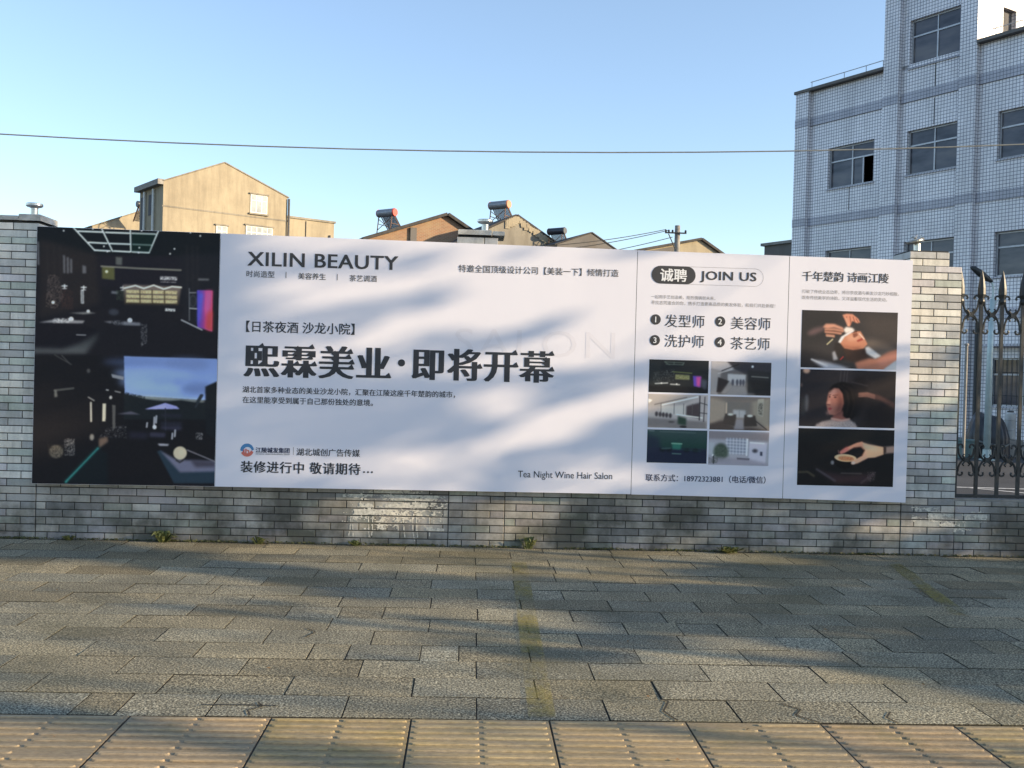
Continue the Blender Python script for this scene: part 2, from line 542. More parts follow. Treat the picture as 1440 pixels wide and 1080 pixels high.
# faded yellow bay lines running out from the wall
for x0, x1 in ((0.448, 0.370), (3.672, 3.35)):
    b = MB()
    n = 24
    vs, fs = [], []
    ya, yb = (-0.70, -4.40) if x0 < 1 else (-0.46, -2.3)
    for i in range(n + 1):
        f = i / n
        xc, y = x0 + (x1 - x0) * f, ya + (yb - ya) * f
        wd = 0.062
        vs += [(xc - wd, y, 0.0062), (xc + wd, y, 0.0062)]
    fs = [(2 * i, 2 * i + 2, 2 * i + 3, 2 * i + 1) for i in range(n)]
    b.add(vs, fs)
    structure(b.build('painted_bay_line', M['yellow_paint']))

# ------------------------------------------------------------------ brick wall and piers
BR = [(150, 148, 142), (163, 158, 148), (138, 137, 133), (170, 165, 152), (140, 146, 132), (125, 124, 122), (152, 146, 146), (158, 152, 138), (147, 150, 144)]
BRICK_TONE = 1.35           # the low wall is grimier than the piers
def brick_col(r, lo=0.92, hi=1.08):
    c = lin(r.choice(BR)); m = sum(c) / 3; c = tuple(v * 0.6 + m * w for v, w in zip(c, (0.412, 0.402, 0.386))); k = r.uniform(lo, hi) * BRICK_TONE
    return tuple(v * k for v in c)
PITCH, HB, LB = 0.0655, 0.0585, 0.246

def brick_courses(mb, x0, x1, z0, z1, y0, y1, r, phase=0):
    """running bond between two upright joints; end bricks are cut"""
    k = 0
    z = z0
    while z < z1 - 0.01:
        zt = min(z + HB, z1)
        off = -((k + phase) % 2) * LB / 2 - (r.uniform(0, 0.06) if (x1 - x0) > 1 else 0.0)
        x = x0 + off
        while x < x1 - 0.012:
            a, b = max(x, x0), min(x + LB - 0.007, x1)
            if x0 < a < x0 + 0.04:
                a = x0
            if x1 - b < 0.04:
                b = x1
            if b - a > 0.02 and not (a > x0 and x1 - a < 0.04):
                mb.cbox(a, b, y0 + r.uniform(-0.0015, 0.0015), y1, z + 0.0005, zt, 0.003, brick_col(r))
            x += LB
        z += PITCH
        k += 1

def pier_courses(mb, x0, x1, z0, z1, y0, y1, r):
    w = x1 - x0
    global BRICK_TONE
    k, z = 0, z0
    while z < z1 - 0.02:
        BRICK_TONE = 1.5 if z < 0.5 else 2.3
        cuts = [0, 0.245, w] if k % 2 else [0, 0.12, 0.366, w]
        cuts = [c for c in cuts if c < w - 0.03] + [w]
        for a, b in zip(cuts, cuts[1:]):
            mb.cbox(x0 + a, x0 + b - (0.007 if b < w else 0), y0 + r.uniform(-0.0015, 0.0015), y1, z + 0.0005, min(z + HB, z1), 0.003, brick_col(r, 0.86, 1.12))
        z += PITCH
        k += 1

r = random.Random(21)
PIERS = [(-8.287, -7.795), (-4.220, -3.728), (-0.146, 0.344), (3.918, 4.408), (7.983, 8.473)]
wall = thing('low_brick_wall', 'long low wall of grey glazed bricks, mossy and stained, running under the billboard and fence', 'wall', (0, 0.18, 0))
wb = MB()
edges = [-13.0] + [v for p in PIERS for v in p] + [13.0]
for a, b in zip(edges[::2], edges[1::2]):
    brick_courses(wb, a + 0.006, b - 0.006, 0.0, 0.5, 0.0, 0.30, r, r.randint(0, 1))
o = wb.build('brick_facing', M['brick_low'], wall); o.location = (0, -0.18, 0)
core = MB()
for a, b in zip(edges[::2], edges[1::2]):
    core.box(a, b, 0.006, 0.294, -0.05, 0.497)
o = core.build('mortar_core', M['mortar'], wall); o.location = (0, -0.18, 0)
cp = MB()
for a, b in zip(edges[::2], edges[1::2]):
    cp.box(a + 0.002, b - 0.002, 0.004, 0.31, 0.502, 0.522)
o = cp.build('coping', M['concrete'], wall); o.location = (0, -0.18, 0)

def splash(name, cx, cz, w, h, seed, drips):
    """a thrown splash of white paint: only the cells it covers are kept, as a thin sheet on the bricks"""
    rs = np.random.RandomState(seed)
    nx, nz = int(w / 0.0045), int(h / 0.0045)
    X, Z = np.meshgrid(np.linspace(-w / 2, w / 2, nx), np.linspace(-h / 2, h / 2, nz))
    def smooth_noise(sx, sz):
        a = rs.rand(int(h / sz) + 3, int(w / sx) + 3)
        fx = (X + w / 2) / sx; fz = (Z + h / 2) / sz
        ix, iz = fx.astype(int), fz.astype(int)
        tx, tz = fx - ix, fz - iz
        tx = tx * tx * (3 - 2 * tx); tz = tz * tz * (3 - 2 * tz)
        return (a[iz, ix] * (1 - tx) + a[iz, ix + 1] * tx) * (1 - tz) + (a[iz + 1, ix] * (1 - tx) + a[iz + 1, ix + 1] * tx) * tz
    v = 0.5 * smooth_noise(0.11, 0.05) + 0.3 * smooth_noise(0.04, 0.02) + 0.3 * smooth_noise(0.012, 0.008)
    fall = 1 - (np.abs(X / (w / 2)) ** 2.5 + np.abs((Z - h * 0.12) / (h * 0.42)) ** 2.5)
    v = v * 1.25 + 0.22 * np.clip(fall, -2.5, 1) - 0.12
    for i in range(drips):
        xd = rs.uniform(-w * 0.46, w * 0.42); z1 = rs.uniform(-0.05, 0.1) * h; z0 = rs.uniform(-0.5, -0.2) * h; bend = rs.uniform(-0.06, 0.06)
        path = xd + bend * ((Z - z1) / h) ** 2 * 2
        v = np.where((np.abs(X - path) < rs.uniform(0.0025, 0.005)) & (Z < z1) & (Z > z0), 1.0, v)
    keep = (v > 0.72) & (((Z + cz) % PITCH < HB - 0.004) | (v > 1.02)) & ((Z + cz) % PITCH > 0.004)
    b = MB()
    idx = {}
    for j in range(nz - 1):
        for i in range(nx - 1):
            if keep[j, i] and (Z[j, i] + cz) > 0.01 and (Z[j, i] + cz) < 0.495:
                q = []
                for (jj, ii) in ((j, i), (j, i + 1), (j + 1, i + 1), (j + 1, i)):
                    if (jj, ii) not in idx:
                        idx[(jj, ii)] = len(b.v)
                        b.v.append((cx + X[jj, ii], -0.0042, cz + Z[jj, ii])); b.c.append((1, 1, 1))
                    q.append(idx[(jj, ii)])
                b.f.append(tuple(q)); b.mi.append(0)
    o = b.build(name, M['splash'], wall)
    o.location = (0, -0.18, 0)
    return o
M['splash'] = plain('thin_white_paint_splash', (0.55, 0.53, 0.46), 0.8, var=0.35, scale=40)
splash('paint_splash', -0.62, 0.27, 0.92, 0.46, 3, 13)
splash('paint_splash', 4.36, 0.31, 0.70, 0.26, 8, 2)

BRICK_TONE = 1.9
PIER_LABEL = ['grey glazed brick pier far to the left of the billboard', 'grey brick pier at the dark left end of the billboard, capped with concrete',
              'brick pier mostly hidden behind the middle of the billboard', 'brick pier between the white right end of the billboard and the iron fence',
              'brick pier at the far right end of the iron fence']
for i, (x0, x1) in enumerate(PIERS):
    p = thing('brick_pier', PIER_LABEL[i], 'pier', ((x0 + x1) / 2, 0.2, 0), group='brick piers along the wall')
    ox = (x0 + x1) / 2
    b = MB()
    rp = random.Random(40 + i)
    pier_courses(b, x0 + 0.001, x1 - 0.001, 0.0, 2.607, -0.003, 0.402, rp)
    z = 2.6105
    xr = x1 - (0.02 if i == 1 else 0.118)
    pier_courses(b, x0 + 0.012, xr, z, 2.752, -0.001, 0.36, rp)
    o = b.build('brick_facing', M['brick_low'], p); o.location = (-ox, -0.2, 0)
    b = MB()
    b.box(x0 + 0.006, x1 - 0.006, 0.004, 0.396, -0.05, 2.603)
    b.box(x0 + 0.018, xr - 0.006, 0.005, 0.354, 2.6035, 2.746)
    o = b.build('mortar_core', M['mortar'], p); o.location = (-ox, -0.2, 0)
    if i in (1, 2):
        b = MB()
        if i == 1:
            b.slab(x0 - 0.02, x0 + 0.30, -0.02, 0.40, 2.756, 2.796, 0.006)
            b.slab(x0 + 0.302, x1 - 0.005, -0.012, 0.36, 2.756, 2.812, 0.006)
        else:
            b.slab(x0 + 0.02, x0 + 0.315, -0.02, 0.36, 2.756, 2.800, 0.006)
            b.slab(x0 + 0.322, x1 - 0.06, -0.02, 0.36, 2.756, 2.792, 0.006)
        o = b.build('cap_stone', M['cap'], p); o.location = (-ox, -0.2, 0)
    # the bare stub of a post lantern
    sx = {0: x0 + 0.2, 1: -3.862, 2: 0.112, 3: 4.066, 4: x0 + 0.18}[i]
    zt = {1: 2.812, 2: 2.800}.get(i, 2.753)
    s = thing('lantern_stub', ['steel lantern stub far left', 'steel lantern stub with flat disc on the left concrete capped pier',
                               'steel lantern stub just above the top middle of the billboard', 'steel lantern stub with bent broken cap on the sunlit right pier',
                               'steel lantern stub far right'][i], 'lamp stub', (sx, 0.17, zt), group='bare lantern stubs on the piers')
    b = MB()
    b.lathe([(0.031, 0), (0.031, 0.075), (0.034, 0.08)], seg=18)
    b.build('tube', M['steel'], s, smooth=False)
    b = MB()
    b.lathe([(0.034, 0.08), (0.062, 0.088), (0.072, 0.098), (0.072, 0.112), (0.066, 0.118), (0.03, 0.12)], seg=22)
    o = b.build('disc', M['steel'], s)
    if i == 3:
        o.rotation_euler = (0.1, -0.28, 0)
        b = MB()
        for k in range(5):
            a = k * 1.3
            b.tube([(0.05 * math.cos(a), 0.05 * math.sin(a), 0.10), (0.062 * math.cos(a), 0.06 * math.sin(a), 0.125), (0.03 * math.cos(a + .4), 0.03 * math.sin(a + .4), 0.15)], 0.007, 6)
        b.build('bent_clip', M['steel'], s)

# ------------------------------------------------------------------ billboard
BOARD_LOC = Vector((0.1, -0.08, 0.5))
board = thing('billboard', 'long white and black printed billboard advertising a beauty salon, fixed along the brick wall', 'billboard', BOARD_LOC)
YF = -0.100                                       # front of the print

def on_board(o):
    o.location = -BOARD_LOC
    return o

PANELS = {   # (left, right, bottom left, bottom right, top left, top right)
    'dark': (-3.722, -2.170, 0.491, 0.500, 2.697, 2.687),
    'main': (-2.167, 1.449, 0.500, 0.511, 2.686, 2.656),
    'join': (1.454, 2.801, 0.509, 0.502, 2.655, 2.648),
    'poem': (2.806, 3.913, 0.502, 0.488, 2.647, 2.643)}

def board_panel(key):
    x0, x1, zb0, zb1, zt0, zt1 = PANELS[key]
    b = MB()
    yb = YF + 0.022
    nx = max(2, int((x1 - x0) / 0.11)); nz = 20
    rr = random.Random(key)
    ph = [rr.uniform(0, 6) for _ in range(4)]
    vs, fs = [], []
    for j in range(nz + 1):
        for i in range(nx + 1):
            f, h = i / nx, j / nz
            x = x0 + (x1 - x0) * f
            z = (zb0 + (zb1 - zb0) * f) * (1 - h) + (zt0 + (zt1 - zt0) * f) * h
            vs.append((x, YF, z))
    W = nx + 1
    for j in range(nz):
        for i in range(nx):
            fs.append((j * W + i, j * W + i + 1, (j + 1) * W + i + 1, (j + 1) * W + i))
    b.add(vs, fs)
    ring = [i for i in range(W)] + [j * W + nx for j in range(1, nz + 1)] + [nz * W + i for i in range(nx - 1, -1, -1)] + [j * W for j in range(nz - 1, 0, -1)]
    b.add([vs[i] for i in ring] + [(vs[i][0], yb, vs[i][2]) for i in ring],
          [(k, k + len(ring), (k + 1) % len(ring) + len(ring), (k + 1) % len(ring)) for k in range(len(ring))])
    b.add([(x0, yb, zb0), (x1, yb, zb1), (x1, yb, zt1), (x0, yb, zt0)], [(3, 2, 1, 0)])
    return on_board(b.build('panel', M['vinyl'], board))

panel = {k: board_panel(k) for k in ('main', 'join', 'poem')}
b = MB()
b.box(-3.70, 3.89, YF + 0.0225, YF + 0.050, 0.515, 0.555); b.box(-3.70, 3.89, YF + 0.0225, YF + 0.05, 2.58, 2.62); b.box(-3.70, 3.89, YF + 0.0225, YF + 0.05, 1.55, 1.59)
for x in (-3.68, -2.17, -0.64, 1.45, 2.80, 3.85):
    b.box(x - 0.02, x + 0.02, YF + 0.0515, -0.006, 0.515, 2.62)
on_board(b.build('mounting_frame', M['back_frame'], board))
for x in (-2.1685, 1.4515, 2.8035):               # thin joint strips between the sheets
    b = MB()
    b.box(x - 0.0035, x + 0.0035, YF + 0.0015, YF + 0.004, 0.502, 2.64)
    on_board(b.build('joint_strip', M['back_frame'], board))

# ---- printed pictures: a fine mesh whose points carry the print's own colours
class Print:
    def __init__(s, nx, ny, bg, xf=None):
        s.nx, s.ny = nx, ny
        S, T = np.meshgrid((np.arange(nx) + 0.5) / nx, (np.arange(ny) + 0.5) / ny)
        s.S, s.T = S, T                             # s to the right, t downwards, 0..1
        s.a = np.ones((ny, nx, 3)) * np.array(bg, float)
        s.xf = xf
    def tr(s, pts):
        return [s.xf(*p) for p in pts] if s.xf else pts
    def blur(s, m, px):
        px = int(round(px))
        if px <= 0:
            return m
        for _ in range(2):
            for ax in (0, 1):
                pad = [(0, 0), (0, 0)]; pad[ax] = (px, px)
                c = np.cumsum(np.pad(m, pad, mode='edge'), axis=ax)
                z = np.zeros_like(np.take(c, [0], axis=ax))
                c = np.concatenate([z, c], axis=ax)
                n = m.shape[ax]
                hi = np.take(c, range(2 * px + 1, 2 * px + 1 + n), axis=ax); lo = np.take(c, range(0, n), axis=ax)
                m = (hi - lo) / (2 * px + 1)
        return m
    def put(s, m, col, alpha=1.0):
        m = (m * alpha)[..., None]
        s.a = s.a * (1 - m) + np.array(col, float) * m
    def mask(s, pts):
        """even-odd polygon test, 4 samples a cell"""
        m = np.zeros_like(s.S)
        for du, dv in ((-.25, -.25), (.25, -.25), (-.25, .25), (.25, .25)):
            U, V = s.S + du / s.nx, s.T + dv / s.ny
            ins = np.zeros(U.shape, bool)
            n = len(pts)
            for i in range(n):
                x1, y1 = pts[i]; x2, y2 = pts[(i + 1) % n]
                if y1 == y2:
                    continue
                c = ((y1 > V) != (y2 > V)) & (U < (x2 - x1) * (V - y1) / (y2 - y1) + x1)
                ins ^= c
            m += ins * 0.25
        return m
    def poly(s, pts, col, alpha=1.0, soft=0):
        s.put(s.blur(s.mask(s.tr(pts)), soft), col, alpha)
    def line(s, pts, w, col, alpha=1.0, soft=0):
        P = s.tr(pts)
        asp = s.ny / s.nx
        m = np.zeros_like(s.S)
        for (x1, y1), (x2, y2) in zip(P, P[1:]):
            dx, dy = (x2 - x1), (y2 - y1) * asp
            L = max(dx * dx + dy * dy, 1e-9)
            t = np.clip(((s.S - x1) * dx + (s.T - y1) * asp * dy) / L, 0, 1)
            dist = np.hypot(s.S - x1 - t * dx, (s.T - y1) * asp - t * dy)
            m = np.maximum(m, np.clip((w / 2 - dist) * s.nx + 0.5, 0, 1))
        s.put(s.blur(m, soft), col, alpha)
    def ell(s, c, rx, ry, col, alpha=1.0, soft=0, rot=0.0):
        (cx, cy), = s.tr([c])
        asp = s.ny / s.nx
        X, Y = s.S - cx, (s.T - cy) * asp
        u = X * math.cos(rot) + Y * math.sin(rot); v = -X * math.sin(rot) + Y * math.cos(rot)
        d = np.hypot(u / rx, v / ry)
        s.put(s.blur(np.clip((1 - d) * min(rx, ry) * s.nx + 0.5, 0, 1), soft), col, alpha)
    def grad(s, pts, c0, c1, vertical=True, alpha=1.0, soft=0):
        P = s.tr(pts)
        m = s.blur(s.mask(P), soft)[..., None] * alpha
        k = 1 if vertical else 0
        lo, hi = min(p[k] for p in P), max(p[k] for p in P)
        f = np.clip(((s.T if vertical else s.S) - lo) / max(hi - lo, 1e-6), 0, 1)[..., None]
        s.a = s.a * (1 - m) + (np.array(c0, float) * (1 - f) + np.array(c1, float) * f) * m
    def speck(s, pts, col, dens, seed, alpha=1.0):
        rs = np.random.RandomState(seed)
        m = s.mask(s.tr(pts)) * (rs.rand(s.ny, s.nx) < dens)
        s.put(m, col, alpha)
    def grain(s, amt, seed):
        rs = np.random.RandomState(seed)
        s.a += s.blur(rs.randn(s.ny, s.nx), 1)[..., None] * amt
    def mesh(s, name, quad, parent, gain=1.0, y=None, soften=1):
        """quad: lower left, lower right, upper right, upper left as (x, z)"""
        y = YF - 0.0012 if y is None else y
        if soften:
            s.a = np.stack([s.blur(s.a[..., k], soften) for k in range(3)], -1)
            s.grain(1.6, 99)
        (xa, za), (xb, zb), (xc, zc), (xd, zd) = quad
        F, G = np.meshgrid(np.linspace(0, 1, s.nx), np.linspace(0, 1, s.ny))
        X = (xd + (xc - xd) * F) * (1 - G) + (xa + (xb - xa) * F) * G
        Z = (zd + (zc - zd) * F) * (1 - G) + (za + (zb - za) * F) * G
        V = np.stack([X.ravel(), np.full(X.size, y), Z.ravel()], 1)
        i = np.arange(s.nx * s.ny).reshape(s.ny, s.nx)
        Fc = np.stack([i[1:, :-1].ravel(), i[1:, 1:].ravel(), i[:-1, 1:].ravel(), i[:-1, :-1].ravel()], 1)
        me = bpy.data.meshes.new(name)
        me.vertices.add(len(V)); me.vertices.foreach_set('co', V.ravel())
        me.loops.add(Fc.size); me.loops.foreach_set('vertex_index', Fc.ravel())
        me.polygons.add(len(Fc)); me.polygons.foreach_set('loop_start', np.arange(0, Fc.size, 4))
        me.update(calc_edges=True)
        at = me.color_attributes.new('Col', 'FLOAT_COLOR', 'POINT')
        ca = np.ones((len(V), 4), np.float32)
        ca[:, :3] = np.clip(lin_np(s.a.reshape(-1, 3)) * gain, 0.004, 0.85)
        at.data.foreach_set('color', ca.ravel())
        me.materials.append(M['print'])
        o = bpy.data.objects.new(name, me)
        C.objects.link(o)
        o.parent = parent
        return o

# ---- lettering: type set with the built-in typeface, turned into flat meshes
def glyph_mesh(body, offset=0.0, spacing=1.0):
    cu = bpy.data.curves.new('type', 'FONT')
    cu.body = body
    cu.size = 1.0
    cu.offset = offset
    cu.space_character = spacing
    cu.resolution_u = 3
    ob = bpy.data.objects.new('type', cu)
    C.objects.link(ob)
    bpy.context.view_layer.update()
    dg = bpy.context.evaluated_depsgraph_get()
    ev = ob.evaluated_get(dg)
    me = bpy.data.meshes.new_from_object(ev)
    V = np.zeros(len(me.vertices) * 3); me.vertices.foreach_get('co', V)
    F = [tuple(p.vertices) for p in me.polygons]
    outlines = []
    cc = ev.to_curve(dg)
    for sp in cc.splines:
        if sp.type == 'BEZIER':
            outlines.append([(p.co.x, p.co.y) for p in sp.bezier_points])
        else:
            outlines.append([(p.co.x, p.co.y) for p in sp.points])
    ev.to_curve_clear()
    bpy.data.objects.remove(ob); bpy.data.curves.remove(cu); bpy.data.meshes.remove(me)
    return V.reshape(-1, 3)[:, :2], F, outlines

STYLE = {  # faux weight (copies shifted by this much of an em), ink, letter spacing
    'latin_bold': (0.020, 'ink_charcoal', 1.06), 'latin': (0.0, 'ink', 1.0), 'regular': (0.004, 'ink_charcoal', 1.0), 'medium': (0.013, 'ink', 1.0),
    'bold': (0.022, 'ink', 1.08), 'bold_blue': (0.015, 'ink_blue', 1.0), 'heavy': (0.034, 'ink_blue', 1.0), 'light': (0.0, 'ink_charcoal', 1.0),
    'small': (0.0, 'ink_grey', 1.0), 'white': (0.012, 'ink_white', 1.0), 'white_bold': (0.024, 'ink_white', 1.0), 'ghost': (0.0, 'ink_ghost', 1.15),
    'song': (0.0, 'ink', 1.10), 'song_light': (0.0, 'ink_charcoal', 1.0)}

def lettering(pkey, body, x0, x1, zc, H, style):
    off, ink, spacing = STYLE[style]
    V, F, outl = glyph_mesh(body, 0.0, spacing)
    layers = [(V, F)]
    if off > 0:
        layers = [(V + np.array(d) * off, F) for d in ((-1, -.4), (-1, .4), (1, -.4), (1, .4))]
    if style.startswith('song'):                  # broad uprights, hairline levels, wedges at the stroke ends
        sweep = 0.085 if style == 'song' else 0.035
        n = 4 if style == 'song' else 2
        layers = []
        for k in range(n + 1):
            layers.append((V + np.array([sweep * k / n, 0]), F))
        TV, TF = [], []
        for sp in outl:
            m = len(sp)
            for i in range(m):
                p0, p1, p2, p3 = sp[i - 1], sp[i], sp[(i + 1) % m], sp[(i + 2) % m]
                if abs(p1[0] - p2[0]) < 0.012 and 0.03 < abs(p1[1] - p2[1]) < 0.11:
                    if p0[0] < p1[0] - 0.12 and p3[0] < p2[0] - 0.12 and abs(p0[1] - p1[1]) < 0.02 and abs(p3[1] - p2[1]) < 0.02:
                        x, yt, yb = p1[0] + sweep, max(p1[1], p2[1]), min(p1[1], p2[1])
                        h = 0.085 if style == 'song' else 0.06
                        o = len(TV)
                        TV += [(x - 0.15, yt - 0.012), (x - 0.035, yt + h), (x + 0.035, yb + 0.012), (x - 0.05, yb)]
                        TF.append((o, o + 3, o + 2, o + 1))
        if TV:
            layers.append((np.array(TV), TF))
    allv = np.concatenate([l[0] for l in layers])
    lo, hi = allv.min(0), allv.max(0)
    sx = (x1 - x0) / (hi[0] - lo[0])
    sz = H / (hi[1] - lo[1]) if H else sx
    zm = (lo[1] + hi[1]) / 2
    if style == 'white':                          # single figures keep their own proportions
        sx = sz * 1.05
        x0 = (x0 + x1) / 2 - (hi[0] - lo[0]) * sx / 2
    if body.startswith('联系') or '，' in body or '。' in body:
        zm = 0.375
    if body == 'Tea Night Wine Hair Salon':
        sz = H / 0.70; zm = 0.34
        sz = min(sz, sx * 1.1)
    bm_v, bm_f = [], []
    for k, (lv, lf) in enumerate(layers):
        o = len(bm_v)
        y = YF - (0.0008 if style == 'ghost' else 0.0022) - 0.0002 * k
        if ink == 'ink_white':
            y = YF - 0.0040 - 0.0002 * k
        bm_v += [(x0 + (v[0] - lo[0]) * sx, y, zc + (v[1] - zm) * sz) for v in lv]
        bm_f += [tuple(i + o for i in f) for f in lf]
    me = bpy.data.meshes.new('lettering')
    me.from_pydata(bm_v, [], bm_f)
    me.materials.append(M[ink])
    o = bpy.data.objects.new('lettering', me)
    C.objects.link(o)
    o.parent = panel[pkey]
    return o
TEXT = [
    ('main', 'XILIN BEAUTY', -1.934, -0.638, 2.4754, 0.1215, 'latin_bold'),
    ('main', '时尚造型', -1.940, -1.700, 2.3456, None, 'regular'),
    ('main', '美容养生', -1.497, -1.259, 2.3394, None, 'regular'),
    ('main', '茶艺调酒', -1.055, -0.819, 2.3344, None, 'regular'),
    ('main', '【日茶夜酒 沙龙小院】', -1.933, -1.000, 1.8922, None, 'medium'),
    ('main', '熙霖美业', -1.948, -0.672, 1.6063, None, 'song'),
    ('main', '即将开幕', -0.499, 0.749, 1.6109, None, 'song'),
    ('main', '湖北首家多种业态的美业沙龙小院，汇聚在江陵这座千年楚韵的城市，', -1.951, -0.115, 1.3466, None, 'medium'),
    ('main', '在这里能享受到属于自己那份独处的意境。', -1.949, -0.826, 1.2574, None, 'medium'),
    ('main', '江陵城发集团', -1.826, -1.534, 0.8248, None, 'heavy'),
    ('main', 'JIANGLING URBAN DEVELOPMENT GROUP', -1.825, -1.533, 0.7897, 0.0125, 'regular'),
    ('main', '湖北城创广告传媒', -1.476, -0.928, 0.8158, None, 'medium'),
    ('main', '装修进行中 敬请期待', -1.951, -0.919, 0.6776, None, 'bold'),
    ('main', '特邀全国顶级设计公司【美装一下】倾情打造', -0.112, 1.289, 2.4485, None, 'regular'),
    ('main', 'Tea Night Wine Hair Salon', 0.452, 1.282, 0.6675, 0.0726, 'latin'),
    ('main', 'SALON', -0.127, 1.275, 1.8126, 0.2328, 'ghost'),
    ('join', '诚聘', 1.655, 1.893, 2.4461, None, 'white_bold'),
    ('join', 'JOIN US', 2.010, 2.512, 2.4406, 0.1014, 'latin_bold'),
    ('join', '一起用手艺创造美，用热情铸就未来，', 1.582, 2.150, 2.2535, None, 'small'),
    ('join', '寻找志同道合的你，携手打造更高品质的美发体验，和我们共赴新程！', 1.584, 2.686, 2.2020, None, 'small'),
    ('join', '发型师', 1.709, 2.061, 2.0452, None, 'light'),
    ('join', '美容师', 2.297, 2.650, 2.0420, None, 'light'),
    ('join', '洗护师', 1.712, 2.061, 1.8688, None, 'light'),
    ('join', '茶艺师', 2.299, 2.648, 1.8644, None, 'light'),
    ('join', '1', 1.612, 1.641, 2.0528, 0.0506, 'white'),
    ('join', '2', 2.181, 2.217, 2.0514, 0.0507, 'white'),
    ('join', '3', 1.607, 1.643, 1.8706, 0.0506, 'white'),
    ('join', '4', 2.180, 2.220, 1.8684, 0.0507, 'white'),
    ('join', '联系方式：18972323881（电话/微信）', 1.578, 2.646, 0.6615, None, 'bold_blue'),
    ('poem', '千年楚韵 诗画江陵', 2.921, 3.700, 2.4758, None, 'song_light'),
    ('poem', '打破了传统业态边界，将日茶夜酒与美发沙龙巧妙相融，', 2.924, 3.794, 2.3403, None, 'small'),
    ('poem', '既有传统美学的诗韵，又洋溢着现代生活的灵动。', 2.925, 3.690, 2.2862, None, 'small'),
]
for row in TEXT:
    lettering(*row)

def marks(pkey, name, mats, fn):
    b = MB(); fn(b)
    return b.build(name, mats, panel[pkey])

def disc(b, x, z, r, y, n=28):
    b.add([(x + r * math.cos(2 * math.pi * k / n), y, z + r * math.sin(2 * math.pi * k / n)) for k in range(n)], [tuple(range(n - 1, -1, -1))[::-1]])

def flat(b, x0, x1, z0, z1, y):
    b.add([(x0, y, z0), (x1, y, z0), (x1, y, z1), (x0, y, z1)], [(0, 1, 2, 3)])

def pill(x0, x1, zc, r, n=12):
    pts = []
    for k in range(n + 1):
        t = math.pi / 2 + math.pi * k / n
        pts.append((x0 + r + r * math.cos(t), zc + r * math.sin(t)))
    for k in range(n + 1):
        t = -math.pi / 2 + math.pi * k / n
        pts.append((x1 - r + r * math.cos(t), zc + r * math.sin(t)))
    return pts
def f_(b):
    for x, z in ((-0.888, 0.654), (-0.854, 0.654), (-0.82, 0.654)):
        disc(b, x, z, 0.0085, YF - 0.0022, 12)
marks('main', 'ellipsis', M['ink'], f_)
marks('main', 'middle_dot', M['ink'], lambda b: disc(b, -0.588, 1.612, 0.031, YF - 0.0022))
for (xa, xb, za, zb) in ((-1.604, -1.599, 2.318, 2.372), (-1.163, -1.158, 2.312, 2.366), (-1.5035, -1.5005, 0.788, 0.856)):
    marks('main', 'divider', M['ink_charcoal'], lambda b: flat(b, xa, xb, za, zb, YF - 0.0022))
pp = pill(1.58, 1.970, 2.448, 0.078)
marks('join', 'black_pill', M['ink_charcoal'], lambda b: b.add([(x, YF - 0.0022, z) for x, z in pp], [tuple(range(len(pp)))]))
def f_(b):
    A, B_ = pill(1.582, 2.575, 2.447, 0.0785), pill(1.5845, 2.5725, 2.447, 0.0760)
    n = len(A)
    b.add([(x, YF - 0.0012, z) for x, z in A] + [(x, YF - 0.0012, z) for x, z in B_], [(i, (i + 1) % n, (i + 1) % n + n, i + n) for i in range(n)])
marks('join', 'pill_outline', M['ink_grey'], f_)
for (x, z) in ((1.627, 2.053), (2.2, 2.0515), (1.625, 1.871), (2.201, 1.869)):
    marks('join', 'number_disc', M['ink_charcoal'], lambda b: disc(b, x, z, 0.0455, YF - 0.0022))
# the round blue and red emblem
def arc(b, cx, cz, r0, r1, a0, a1, y, n=18, off=(0, 0)):
    vs = []
    for k in range(n + 1):
        t = R(a0 + (a1 - a0) * k / n)
        vs += [(cx + r1 * math.cos(t), y, cz + r1 * math.sin(t)), (cx + off[0] + r0 * math.cos(t), y, cz + off[1] + r0 * math.sin(t))]
    b.add(vs, [(2 * i, 2 * i + 1, 2 * i + 3, 2 * i + 2) for i in range(n)])
lx, lz = -1.899, 0.821
def f_(b):
    arc(b, lx, lz, 0.036, 0.058, 5, 185, YF - 0.0022, off=(0.004, -0.008))
marks('main', 'emblem_arc', M['logo_blue'], f_)
def f_(b):
    arc(b, lx, lz, 0.034, 0.056, 205, 345, YF - 0.0022, off=(0.0, 0.008))
    flat(b, lx - 0.033, lx - 0.022, lz - 0.03, lz + 0.006, YF - 0.0026)
    flat(b, lx - 0.016, lx - 0.004, lz - 0.032, lz + 0.012, YF - 0.0026)
    arc(b, lx + 0.004, lz - 0.012, 0.006, 0.016, -60, 120, YF - 0.0026)
marks('main', 'emblem_arc', M['logo_red'], f_)

# ---- the tall dark print at the left end: a dim bar above, a terrace at dusk below
SHADE = np.array([1.85, 1.72, 1.5])
def to_st(x, y):
    s = (x - (55 - .036 * (y - 318))) / 258.0
    t = (y - (318 + .039 * (x - 55))) / (362 - .0275 * (x - 55))
    return s, t
D = Print(420, 594, (27, 26, 32), lambda x, y: to_st(40 + x / 5.143, 310 + y / 5.143))
G = lambda v, d=4: (v, v - 1, v + d)
D.poly([(60, 30), (1410, 80), (1410, 260), (60, 240)], (20, 23, 28), 1, 2)
D.poly([(90, 130), (500, 240), (520, 600), (90, 700)], (40, 36, 38), 0.8, 6)
D.poly([(520, 260), (1130, 270), (1120, 480), (520, 480)], (30, 28, 36), 0.8, 3)
D.poly([(1100, 240), (1400, 240), (1390, 800), (1120, 720)], (30, 31, 37), 0.8, 5)
for x in (140, 190, 235, 1150, 1190, 1225):
    D.poly([(x, 180), (x + 14, 180), (x + 14, 560), (x, 560)], (48, 44, 47), 0.35, 2)
